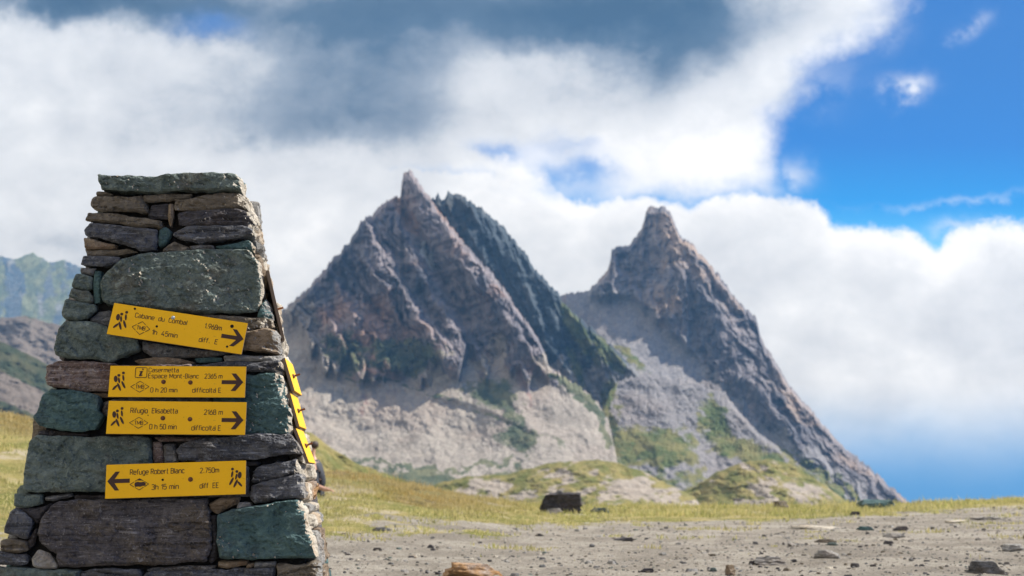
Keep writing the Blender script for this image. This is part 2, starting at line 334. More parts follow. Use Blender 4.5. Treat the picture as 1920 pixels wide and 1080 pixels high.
# --- right peak
screeline = lambda px: pl([(1000, 540), (1100, 548), (1180, 562), (1240, 600), (1290, 650), (1330, 705), (1400, 780), (1450, 800), (1520, 830), (1600, 900), (1720, 960)], px)
crestC = [(990, 556), (1055, 549), (1080, 546), (1105, 544), (1110, 535), (1125, 520), (1140, 503), (1145, 487), (1147, 466), (1165, 461), (1182, 456), (1198, 432), (1206, 418), (1212, 395), (1218, 387), (1235, 384), (1252, 388), (1260, 400), (1270, 428), (1278, 445), (1296, 449), (1306, 466), (1330, 492), (1352, 520), (1376, 550), (1400, 578), (1418, 595), (1426, 625), (1438, 652), (1460, 685), (1480, 718), (1510, 755), (1545, 795), (1580, 832), (1620, 868), (1660, 900), (1690, 926), (1706, 945), (1740, 985)]
footC = lambda px: pl([(950, 560), (1180, 590), (1330, 690), (1450, 780), (1750, 880)], px)
gC = slope(1950, 390, footC, .7, 1.45, 60, 1.0, 860, 1260, 250, 55)
def relC(px, py):
    rock = smooth(screeline(px)+14*fbm(px*.02, py*.02, 31, 3)-py, -12, 12)
    sx = px-(py-400)*.12-np.clip(px-1260, 0, 500)*0
    sx2 = px-(py-400)*.62
    k = smooth(px-(1262+(py-450)*.55), -30, 30)         # left flutes vertical, right flank slanting
    wq = 14*fbm(px*.018, py*.018, 45, 4, .6); mk = np.clip(.75+1.1*fbm(px*.014, py*.014, 48, 3), .15, 1.5)
    v = 36*ridged((sx+wq)*.016, py*.003, 33, 3, .5)+26*mk*ridged((sx+wq)*.045, py*.007, 34, 3, .5)+11*ridged((sx+wq)*.12, py*.02, 33, 3, .5)
    s_ = 36*ridged((sx2+wq)*.014, py*.004, 35, 3, .5)+28*mk*ridged((sx2+wq)*.04, py*.010, 36, 3, .5)+11*ridged((sx2+wq)*.12, py*.03, 36, 3, .5)
    r = (v*(1-k)+s_*k+10*(1.4-mk)*ridged((px*.3+py)*.05, (px-py)*.01, 49, 3, .55)+7*fbm(px*.05, py*.05, 37, 5, .6))*(.12+.88*np.maximum(rock, k))
    r += 30*np.exp(-(segd(px, py, [(1250, 400), (1275, 480), (1320, 570), (1370, 650), (1420, 740), (1500, 850)])/26)**2)
    bf = smooth(py+10*fbm(px*.03, py*.03, 5), 690, 730)*(1-k)
    r = r*(1-.65*smooth(py, 700, 760)*(1-k)); r += bf*(10*fbm(px*.03, py*.02, 38, 4, .55)+5*fbm(px*.10, py*.07, 43, 3, .6))+(1-rock)*(9*fbm(px*.010, py*.012, 39, 3)+1.4*fbm(px*.09, py*.09, 16, 4, .65))
    r += 16*np.exp(-((px-1220)/70)**2-((py-850)/34)**2)
    return r
def zoneC(px, py, d):
    px, py = px+16*fbm(px*.022, py*.022, 15, 5, .65), py+12*fbm(px*.022, py*.022, 17, 5, .65)
    n = fbm(px*.025, py*.025, 41, 4, .6); px = px+0
    k = smooth(px-(1290+(py-450)*.55), -20, 20)
    scree = smooth(py-screeline(px)+26*n, -12, 12)*(1-.35*k)
    g = np.maximum.reduce([1.15*ell(px, py, 1220, 840, 82, 36, 4), .8*ell(px, py, 1338, 790, 32, 52, -10), .85*ell(px, py, 1380, 838, 60, 24, 15), .9*ell(px, py, 1440, 872, 70, 24, 25), .95*ell(px, py, 1545, 900, 75, 10, 45), .85*ell(px, py, 1500, 880, 60, 10, 45), .8*ell(px, py, 1600, 925, 50, 8, 45), .8*ell(px, py, 1180, 665, 12, 45, -42), .5*ell(px, py, 1160, 780, 25, 50)])
    return np.stack([scree, g, 0*px], -1)
massif('mountain', crestC, 1950, gC, relC, zoneC, ROCKC, 720, 620, jag=5.0, jagf=.11, seed=2)
# --- boulder apron below the saddle, between the two peaks
def relM(px, py):
    return 16*fbm(px*.010, py*.012, 130, 4, .55)+5*fbm(px*.04, py*.04, 131, 4, .65)+4.5*ridged(px*.11, py*.11, 132, 3, .6)*smooth(820-py+.25*(px-1180), -40, 60)+20*np.exp(-((px-1222)/80)**2-((py-850)/50)**2)
def zoneM(px, py, d):
    z = zoneC(px, py, d); z[..., 0] = 1.0
    z[..., 1] = np.maximum.reduce([z[..., 1], .75*np.exp(-(segd(px, py, [(1150, 720), (1135, 760), (1150, 800)])/14)**2), .55*smooth(py+24*fbm(px*.03, py*.03, 133, 4), 850, 900)])
    return z
massif('scree_slope', [(1080, 985), (1110, 830), (1130, 765), (1146, 728), (1165, 709), (1190, 703), (1230, 707), (1280, 716), (1325, 712), (1350, 724), (1385, 768), (1420, 806), (1470, 846), (1540, 900), (1600, 950), (1640, 985)], 1420,
       slope(1420, 700, lambda px: 900+0*px, 1.55, 1.8, 60, 0, 860, 1270, 200, 40), relM, zoneM, ROCKC, 420, 300, jag=4.5, jagf=.12, seed=77)
# --- hills in front of the mountains
def hill(name, crest, Y0, k, amp, zone, seed, mat=HILLM, cols=260, rows=160, bottom=990):
    return massif(name, crest, Y0, lambda px, py, d: d*k, lambda px, py: amp*(14*fbm(px*.012, py*.02, seed, 5, .55)+5*fbm(px*.05, py*.09, seed+1, 4, .65)), zone, mat, cols, rows, bottom=bottom, jag=2.2, jagf=.03, seed=seed)
hill('hill', [(640, 990), (760, 935), (820, 905), (880, 893), (950, 888), (1020, 870), (1070, 864), (1120, 862), (1160, 868), (1200, 879), (1250, 905), (1300, 930), (1350, 990)], 700, 2.2, 1.0,
     lambda px, py, d: np.stack([.8+0*px, .55+.95*fbm(px*.014+py*.012, py*.03, 51, 5, .6)+.3*smooth(40-d, 0, 40)-.5*ell(px, py, 1230, 930, 60, 26, 30), 0*px], -1), 50)
hill('hill', [(1130, 990), (1230, 942), (1300, 912), (1345, 884), (1390, 866), (1440, 858), (1490, 872), (1540, 905), (1600, 945), (1660, 990)], 760, 2.0, 1.2,
     lambda px, py, d: np.stack([.9+0*px, .85+.8*fbm(px*.02-py*.02, py*.03, 53, 5, .6)-.7*ell(px, py, 1425, 930, 36, 28)-.8*ell(px, py, 1490, 915, 14, 60, -50), 0*px], -1), 54)
hill('hill', [(380, 740), (480, 760), (560, 800), (585, 812), (620, 838), (660, 862), (700, 880), (760, 901), (820, 915), (880, 928), (960, 950), (1060, 990)], 420, 2.0, 1.0,
     lambda px, py, d: np.stack([.9+0*px, .8+.5*fbm(px*.014, py*.03, 56, 4)+.3*smooth(30-d, 0, 30), 0*px], -1), 57)
# left side of the valley
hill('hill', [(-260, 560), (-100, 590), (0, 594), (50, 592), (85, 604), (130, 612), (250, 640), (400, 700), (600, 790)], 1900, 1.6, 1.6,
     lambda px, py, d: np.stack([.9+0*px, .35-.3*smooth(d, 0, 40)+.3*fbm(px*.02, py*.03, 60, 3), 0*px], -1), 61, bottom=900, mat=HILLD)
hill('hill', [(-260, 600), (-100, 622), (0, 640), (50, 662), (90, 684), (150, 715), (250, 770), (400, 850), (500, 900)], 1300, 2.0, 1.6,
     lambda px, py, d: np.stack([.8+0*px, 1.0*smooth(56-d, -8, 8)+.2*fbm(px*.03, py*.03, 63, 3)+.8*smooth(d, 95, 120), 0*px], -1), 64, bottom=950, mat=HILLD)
massif('mountain', [(-300, 395), (-150, 440), (-60, 490), (0, 478), (30, 484), (60, 472), (90, 490), (120, 484), (150, 500), (190, 510), (260, 560), (340, 640)], 3300, slope(3300, 440, lambda px: 900+0*px, .9, .9),
       lambda px, py: 3*ridged((px+py*.9)*.012, py*.012, 71, 3, .5)+1*fbm(px*.06, py*.06, 72, 3, .5), lambda px, py, d: np.stack([.3+.5*fbm(px*.03, py*.02, 73, 3), .55+.9*fbm(px*.025, py*.012, 74, 4), 0*px], -1), FARM, 260, 200, bottom=700, jag=2.5, seed=70)

# ------------------------------------------------------------------ near ground
_cu = [(-600, 700), (0, 782), (60, 790), (200, 830), (400, 865), (560, 886), (620, 889), (680, 897), (740, 908), (800, 920), (880, 932), (960, 943), (1050, 948), (1300, 950), (1500, 949), (1700, 945), (1800, 942), (1920, 937), (2300, 925)]
_uz = [(float(ray(a, b)[0]), HC+float(ray(a, b)[1])*30) for a, b in _cu]
def zcrest(u): return pl(_uz, u)
def gz(x, y):
    x = np.asarray(x, float); y = np.asarray(y, float)
    u = x/np.maximum(y, 4)
    s = smooth(y, 9, 31)
    z = zcrest(u)*s
    z = z+s*(1-smooth(y, 30, 60))*.12*fbm(x*.25, y*.25, 80, 3)*smooth(-u, -.02, .1)
    d = np.clip(y-30, 0, None)
    z = z+(.07*fbm(x*.9, y*.7, 85, 4)+.02*fbm(x*4, y*3, 86, 3))*smooth(y, 12, 18)*(1-smooth(y, 34, 60))*smooth(-u, -.12, .1)
    z = z-190*(1-np.exp(-(d/220)**1.35))
    z = z+(.026*fbm(x*.9, y*.9, 81, 4)+.0075*fbm(x*6, y*6, 82, 4, .6))*(1-smooth(y, 30, 80))
    return z
def on_ground(px, py):
    a, b = map(float, ray(px, py))
    lo = 4.0
    for Y in np.arange(5, 32, .05):
        if HC+b*Y <= float(gz(a*Y, Y)): return np.array([a*Y, Y, float(gz(a*Y, Y))])
    Y = 30; return np.array([a*Y, Y, float(gz(a*Y, Y))])
def grass_amount(x, y):
    u = x/np.maximum(y, 4); px = 960+u*F
    start = pl([(-300, 12), (0, 11), (600, 13.2), (900, 16), (1150, 19.5), (1500, 21.5), (1920, 24), (2400, 26)], px)
    return smooth(y-start+2.2*fbm(x*.35, y*.25, 90, 3)+1.6*fbm(x*1.8, y*1.2, 93, 3), -1.2, 2.2)
def build_ground():
    u = np.unique(np.concatenate([np.linspace(-.7, -.42, 12), np.linspace(-.42, .42, 560), np.linspace(.42, .7, 12)]))
    y = np.unique(np.concatenate([np.linspace(-25, 6, 30), np.linspace(6, 8.5, 10), np.linspace(8.5, 15, 260), np.linspace(15, 34, 300), np.geomspace(34, 3850, 80)]))
    Y, U_ = np.meshgrid(y, u, indexing='ij'); X = U_*np.maximum(Y, 8)*(1+4*np.clip(np.abs(U_)-.45, 0, 1)*np.exp(-np.clip(Y, 0, None)/60))
    Z = gz(X, Y)
    o = mesh_obj('ground', np.stack([X, Y, Z], -1).reshape(-1, 3), grid_faces(len(y), len(u))[:, ::-1], None, smooth_=True)
    px = 960+X/np.maximum(Y, 4)*F
    rust = smooth(px, 1100, 800)*smooth(Y+4*fbm(X*.4, Y*.3, 84, 3), 20, 27)
    attr(o, 'zone', np.stack([grass_amount(X, Y), rust, 0*X], -1).reshape(-1, 3))
    m, t, b = base_mat('gravel_soil')
    P = t.new('ShaderNodeNewGeometry').outputs['Position']
    s = t.new('ShaderNodeSeparateColor'); t.put(s.inputs[0], t.new('ShaderNodeAttribute', attribute_name='zone').outputs['Color'])
    n1 = t.noise(P, 1.2, 6, .6); n2 = t.noise(P, 18, 6, .7); n3 = t.noise(P, 70, 3, .6); n4 = t.noise(t.mapping(P, sc_=(1, .5, 1)), .5, 4, .6, .4)
    n5 = t.noise(P, 34, 5, .75)
    soil = t.mix(t.ss(n1, .35, .65), (.285, .255, .21), (.46, .42, .355)); soil = t.mix(t.ss(n2, .5, .64, 0, .6), soil, (.20, .178, .148)); soil = t.mix(t.ss(n5, .58, .66, 0, .85), soil, (.11, .098, .085)); soil = t.mix(t.ss(n3, .58, .68, 0, .8), soil, (.52, .48, .42)); soil = t.mix(t.ss(n5, .42, .34, 0, .7), soil, (.50, .46, .39))
    soil = t.mix(t.ss(n4, .5, .7, 0, .45), soil, (.20, .18, .155))
    gr = t.mix(t.ss(n1, .4, .6), (.24, .24, .07), (.42, .35, .14)); gr = t.mix(t.ss(n2, .5, .7, 0, .6), gr, (.14, .14, .045))
    gr = t.mix(t.ss(t.noise(P, .6, 6, .7), .54, .62, 0, .8), gr, (.50, .44, .33))
    rust = t.mix(t.ss(n4, .35, .6), (.27, .175, .075), (.21, .18, .075)); rust = t.mix(t.ss(t.noise(P, 2.5, 5, .6), .56, .66), rust, (.10, .07, .035))
    gr = t.mix(t.m('MULTIPLY', s.outputs[1], .85), gr, rust)
    c = t.mix(t.ss(t.m('ADD', s.outputs[0], t.m('MULTIPLY', t.m('SUBTRACT', t.noise(P, 5, 6, .75), .5), 2.2)), .4, .8), soil, gr)
    t.put(b.inputs['Base Color'], c); b.inputs['Roughness'].default_value = .95; b.inputs['Specular IOR Level'].default_value = .2
    bump(t, b, t.m('ADD', n2, t.m('ADD', n5, t.m('MULTIPLY', n3, .4))), 1.0, .05)
    o.data.materials.append(m); o['kind'] = 'structure'
build_ground()

def build_grass():
    m, t, b = base_mat('grass_blade')
    c = t.new('ShaderNodeAttribute', attribute_name='tint').outputs['Color']
    t.put(b.inputs['Base Color'], c); b.inputs['Roughness'].default_value = .6
    try: b.inputs['Subsurface Weight'].default_value = 0
    except Exception: pass
    tr = t.new('ShaderNodeBsdfTranslucent'); t.put(tr.inputs[0], c); mx = t.new('ShaderNodeMixShader'); mx.inputs[0].default_value = .4
    t.l.new(b.outputs[0], mx.inputs[1]); t.l.new(tr.outputs[0], mx.inputs[2]); t.l.new(mx.outputs[0], t.n['Material Output'].inputs[0])
    N = 420000
    y = rng.uniform(10.5, 32, N); u = rng.uniform(-.39, .39, N); x = u*y
    p = grass_amount(x, y)*np.clip(.55+.9*fbm(x*.9, y*.6, 95, 3), 0.05, 1)
    px = 960+u*F
    p = np.maximum(p, .55*smooth(fbm(x*1.1, y*.9, 140, 3), .42, .6)*smooth(y, 11, 14))
    p *= np.clip(.9+1.3*fbm(x*.5, y*.4, 101, 4), 0.0, 1); p *= np.where((px > 60) & (px < 540) & (y > 10), .15, 1)
    k = rng.random(N) < p*.8; x, y, px = x[k], y[k], px[k]; n = len(x)
    z = gz(x, y)-.004
    tuft = np.clip(.75+1.3*fbm(x*1.6, y*1.6, 96, 3), .2, 1.7)
    h = rng.uniform(.025, .09, n)*tuft*np.clip((y-8)/17, .5, 1.25); tall = rng.random(n) < .03; h[tall] *= rng.uniform(1.3, 2.2, tall.sum())
    wd = rng.uniform(.004, .009, n); a = rng.uniform(0, 2*np.pi, n); lean = rng.uniform(0, .6, n)*h; la = rng.uniform(0, 2*np.pi, n)
    dx, dy = np.cos(a)*wd, np.sin(a)*wd; lx, ly = np.cos(la)*lean, np.sin(la)*lean
    A = np.stack([x-dx, y-dy, z], -1); B = np.stack([x+dx, y+dy, z], -1)
    C = np.stack([x+dx*.7+lx*.4, y+dy*.7+ly*.4, z+h*.6], -1); D = np.stack([x-dx*.7+lx*.4, y-dy*.7+ly*.4, z+h*.6], -1)
    E = np.stack([x+lx, y+ly, z+h], -1)
    V = np.stack([A, B, C, D, E], 1).reshape(-1, 3)
    i = np.arange(n)[:, None]*5
    Fc = np.concatenate([i+np.array([[0, 1, 2]]), i+np.array([[0, 2, 3]]), i+np.array([[3, 2, 4]])])
    o = mesh_obj('grass', V, Fc, m)
    g1, g2, g3 = np.array([.14, .17, .045]), np.array([.66, .56, .27]), np.array([.42, .42, .13])
    r = np.clip(rng.random(n)+.35*fbm(x*.5, y*.5, 98, 2), 0, 1)[:, None]
    col = np.where(r < .45, g1+(g3-g1)*rng.random((n, 1)), g3+(g2-g3)*rng.random((n, 1)))
    rust = (smooth(px, 1100, 800)*smooth(y+4*fbm(x*.4, y*.3, 84, 3), 20, 27))[:, None]; col = col*(1-.75*rust)+.75*rust*(np.array([.40, .27, .10])*rng.uniform(.6, 1.4, (n, 1)))
    dry = np.clip(.5+1.2*fbm(x*.7, y*.5, 99, 4), 0, 1)[:, None]; col = col*(1-.5*dry)+.5*dry*np.array([.46, .39, .19])
    attr(o, 'tint', np.repeat(col, 5, 0)); o['kind'] = 'stuff'; tag(o, 'short sunlit yellow-green alpine grass along the crest of the pass', 'grass')
build_grass()

# ------------------------------------------------------------------ stone materials
def stone_mat(name, c1, c2, c3, streak=1.0, spot=(.42, .43, .42), spotamt=.35, rough=.85, bstr=.8):
    m, t, b = base_mat(name)
    P = t.new('ShaderNodeTexCoord').outputs['Object']
    inf = t.new('ShaderNodeObjectInfo').outputs['Random']
    P = t.mapping(P, loc=(0, 0, 0)); off = t.comb(t.m('MULTIPLY', inf, 17.0), t.m('MULTIPLY', inf, 5.0), t.m('MULTIPLY', inf, 9.0))
    va = t.new('ShaderNodeVectorMath', operation='ADD'); t.put(va.inputs[0], P); t.put(va.inputs[1], off); P = va.outputs[0]
    Ps = t.mapping(P, sc_=(1/(1+2.2*streak), 1, 1+1.6*streak), rot=(0, .06, 0))
    n1 = t.noise(Ps, 9, 7, .62, .3); n2 = t.noise(Ps, 34, 7, .68, .5); n3 = t.noise(P, 55, 5, .7); n4 = t.noise(P, 4.5, 4, .6, .3); n5 = t.noise(P, 170, 2, .6)
    n6 = t.noise(P, 24, 8, .75, .4); n7 = t.noise(P, 11, 6, .7, .8)
    c = t.mix(t.ss(n7, .38, .62), c1, c2); c = t.mix(t.ss(n4, .5, .62, 0, .85), c, c3)
    c = t.mix(t.ss(n1, .52, .70, 0, .35), c, c2)
    c = t.mix(t.ss(n2, .55, .70, 0, .35+.25*streak), c, spot)
    c = t.mix(t.ss(n2, .46, .36, 0, .35+.3*streak), c, tuple(q*.3 for q in c1))
    c = t.mix(t.ss(n6, .46, .34, 0, .7), c, tuple(q*.4 for q in c1))
    c = t.mix(t.ss(t.m('ADD', n6, t.m('MULTIPLY', t.m('SUBTRACT', n4, .5), .45)), .58, .68, 0, spotamt*1.3), c, spot)
    c = t.mix(t.ss(n5, .60, .74, 0, spotamt), c, tuple(min(.7, q*1.3) for q in spot))
    t.put(b.inputs['Base Color'], c); b.inputs['Roughness'].default_value = rough; b.inputs['Specular IOR Level'].default_value = .3
    bump(t, b, t.m('ADD', t.m('ADD', t.m('MULTIPLY', n2, .8), n6), t.m('ADD', t.m('MULTIPLY', n3, .6), t.m('MULTIPLY', n5, .25))), min(1, bstr*1.1), .016)
    return m
M = {
 'teal': stone_mat('teal_schist', (.048, .098, .104), (.085, .15, .15), (.065, .10, .105), .2, (.22, .33, .32), .22),
 'green': stone_mat('grey_green_stone', (.080, .108, .100), (.145, .182, .168), (.105, .105, .088), .05, (.33, .38, .34), .4),
 'grey': stone_mat('grey_stone', (.11, .115, .12), (.18, .18, .18), (.12, .10, .085), .3, (.38, .38, .38), .4),
 'blue': stone_mat('dark_blue_schist', (.065, .070, .084), (.14, .145, .16), (.085, .08, .08), 1.4, (.40, .42, .45), .35, .6, 1.0),
 'brown': stone_mat('brown_schist', (.115, .095, .07), (.19, .16, .12), (.125, .11, .09), 1.1, (.36, .32, .27), .3),
 'tan': stone_mat('tan_stone', (.19, .14, .09), (.27, .21, .15), (.17, .11, .07), .8, (.45, .40, .33), .35),
 'red': stone_mat('reddish_gneiss', (.15, .10, .085), (.25, .20, .18), (.12, .075, .065), 1.8, (.48, .44, .42), .5),
 'dark': stone_mat('charcoal_schist', (.04, .038, .042), (.07, .065, .07), (.045, .035, .03), 1.2, (.20, .19, .20), .25),
 'purple': stone_mat('purple_grey_schist', (.07, .064, .07), (.12, .11, .112), (.11, .09, .07), 1.5, (.34, .33, .34), .45),
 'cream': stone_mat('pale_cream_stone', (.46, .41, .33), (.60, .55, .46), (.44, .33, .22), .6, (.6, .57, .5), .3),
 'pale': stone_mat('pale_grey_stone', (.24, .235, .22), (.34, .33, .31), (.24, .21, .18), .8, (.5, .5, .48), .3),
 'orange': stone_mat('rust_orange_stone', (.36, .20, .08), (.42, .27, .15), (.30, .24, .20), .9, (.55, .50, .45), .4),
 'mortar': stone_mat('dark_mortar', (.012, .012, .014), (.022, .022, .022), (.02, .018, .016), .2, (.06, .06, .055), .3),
}

# ------------------------------------------------------------------ the cairn
Z0 = float(at(330, 750, 5.6)[2]); X0 = float(at(330, 750, 5.6)[0])
LEAN, ROT = .20, .075
def front(px, py, push=0.0):       # point of the leaning front face seen at px, py
    a, b = map(float, ray(px, py))
    Y = (5.6+LEAN*(HC-Z0)-ROT*X0-push)/(1-LEAN*b-ROT*a); return Vector((a*Y, Y, HC+b*Y))
EX = Vector((1, ROT, 0)).normalized(); EN = Vector((ROT, -1, LEAN)).normalized(); EU = EN.cross(EX); EU = -EU if EU.z < 0 else EU
ORG = front(330, 750)
BACK = Vector((-ROT, 1, 0)).normalized()
def ab(px, py):
    d = front(px, py)-ORG; return d.dot(EX), d.dot(EU)
def stone_mesh(poly, org, ex, eu, en, back, depth, seed, layer=1.0, rnd=.018, bulge=0.0, res=.0075, gap=-.0008, rough=1.0, tilt=(0, 0), chip=None):
    """one stone: an outline in the (a,b) plane of a wall face, rounded, bedded and broken, with a body going back into the wall"""
    pts = np.array(poly, float)
    A = .5*np.sum(pts[:, 0]*np.roll(pts[:, 1], -1)-np.roll(pts[:, 0], -1)*pts[:, 1])
    if A < 0: pts = pts[::-1]
    # resample
    out = []
    for p, q in zip(pts, np.roll(pts, -1, 0)):
        n = max(1, int(round(np.linalg.norm(q-p)/res)))
        for i in range(n): out.append(p+(q-p)*i/n)
    o = np.array(out)
    # soften corners
    for _ in range(1): o = .25*np.roll(o, 1, 0)+.5*o+.25*np.roll(o, -1, 0)
    tan = np.roll(o, -1, 0)-np.roll(o, 1, 0); tan /= np.linalg.norm(tan, axis=1)[:, None]+1e-9
    nrm = np.stack([tan[:, 1], -tan[:, 0]], -1)
    size = math.sqrt(abs(A))
    o = o+nrm*(-gap+.0055*rough*fbm(o[:, 0]*14, o[:, 1]*40*layer+10*(1-layer), seed, 3)[:, None]*min(1, size/.12))
    n = len(o)
    mn, mx = o.min(0), o.max(0)
    gx, gy = np.meshgrid(np.arange(mn[0], mx[0], res), np.arange(mn[1], mx[1], res*.9)); gp = np.stack([gx.ravel(), gy.ravel()], -1)
    gp += np.random.default_rng(int(abs(seed)*100)).uniform(-.3, .3, gp.shape)*res
    def dist(p):
        d = np.full(len(p), 1e9)
        for a_, b_ in zip(o, np.roll(o, -1, 0)):
            e = b_-a_; L = e@e+1e-12; t = np.clip(((p-a_)@e)/L, 0, 1); d = np.minimum(d, np.hypot(*(p-a_-t[:, None]*e).T))
        return d
    def inside(p):
        c = np.zeros(len(p), bool)
        for a_, b_ in zip(o, np.roll(o, -1, 0)):
            k = ((a_[1] > p[:, 1]) != (b_[1] > p[:, 1])) & (p[:, 0] < (b_[0]-a_[0])*(p[:, 1]-a_[1])/(b_[1]-a_[1]+1e-12)+a_[0]); c ^= k
        return c
    ins = inside(gp); gp = gp[ins]; dd = dist(gp) if len(gp) else np.zeros(0); k = dd > res*.55; gp, dd = gp[k], dd[k]
    allp = [Vector(p) for p in o]+[Vector(p) for p in gp]
    r = delaunay_2d_cdt(allp, [(i, (i+1) % n) for i in range(n)], [], 1, 1e-6)
    v2 = np.array([tuple(v) for v in r[0]]); f2 = r[2]
    d2 = dist(v2)
    R = min(rnd, size*.22)
    t = np.clip(d2/R, 0, 1); h = R*np.sqrt(np.clip(1-(1-t)**2, 0, 1))-R
    a_, b_ = v2[:, 0], v2[:, 1]
    wob = b_+.01*fbm(a_*6, b_*6, seed, 2)
    w_ = np.clip(d2/.006, .35, 1)
    low = .013*fbm(a_*5, b_*7, seed+.3, 3)*min(1, size/.15)+.010*np.floor(1.5+1.6*fbm(a_*4+b_*3, b_*9, seed+8.3, 4, .6))*.6*min(1, size/.2)
    bf_ = 26+22*((seed*7.7) % 1)
    bed = min(1, layer)*layer*.0075*fbm(a_*5, (wob+.012*fbm(a_*16, b_*16, seed+3, 3))*bf_, seed+.7, 4, .6)*np.clip(.5+1.3*fbm(a_*4, b_*5, seed+6.6, 2), .1, 1.4)
    crk = -min(layer, 1)*.012*smooth(1-np.abs(perlin(a_*3.5, wob*20, seed+2.2))*14, 0, 1)*(perlin(a_*3, b_*6, seed+12) > -.05)
    fine = .006*ridged(a_*18, b_*28, seed+1.1, 4, .65)+.0035*fbm(a_*60, b_*75, seed, 2)
    h = h+w_*(low+rough*(bed+crk+fine))+bulge*np.clip(d2/(size*.5), 0, 1)+tilt[0]*(a_-o[:, 0].mean())+tilt[1]*(b_-o[:, 1].mean())
    if chip is not None:
        e_ = chip(b_)-a_+.010*fbm(b_*30, a_*20, seed+5, 3); cw = .024+.034*fbm(b_*8, seed+6.0, 0, 4, .65); h = h-np.clip(cw-e_, 0, None)*1.15
    O = np.array(org); EXn, EUn, ENn, Bn = map(np.array, (ex, eu, en, back))
    V = O+a_[:, None]*EXn+b_[:, None]*EUn+h[:, None]*ENn
    # outline vertex ids in result order
    key = {(round(p[0], 5), round(p[1], 5)): i for i, p in enumerate(v2)}
    ring = []
    for p in o:
        j = key.get((round(p[0], 5), round(p[1], 5)))
        if j is None: j = int(np.argmin(np.hypot(*(v2-p).T)))
        ring.append(j)
    Fc = [tuple(f) for f in f2]
    base = V[ring]; prev = ring; rings = max(3, int(depth/.018)); Vs = [V]; cnt = len(V)
    nr3 = nrm[:, :1]*EXn+nrm[:, 1:]*EUn
    for k in range(1, rings+1):
        s_ = depth*k/rings
        amp = .010*rough*fbm(o[:, 0]*16+3, o[:, 1]*40*max(layer, .3), seed+s_*9, 3)+.006*fbm(o[:, 0]*3, s_*38, seed+4+o[:, 1]*20, 3)
        amp = amp*smooth(np.array([s_]), 0, .03)-.02*(k/rings)**2
        Vs.append(base+Bn*s_+nr3*np.minimum(amp, .007)[:, None]); cur = list(range(cnt, cnt+n)); cnt += n
        for i in range(n):
            j = (i+1) % n; Fc.append((prev[j], prev[i], cur[i], cur[j]))
        prev = cur
    Fc.append(tuple(prev[::-1]))
    return np.concatenate(Vs), Fc
def z1(*p): return [(a/3, b/3+300) for a, b in p]
def z2(*p): return [(a/3, b/3+560) for a, b in p]
def z3(*p): return [(a/3, b/3+800) for a, b in p]
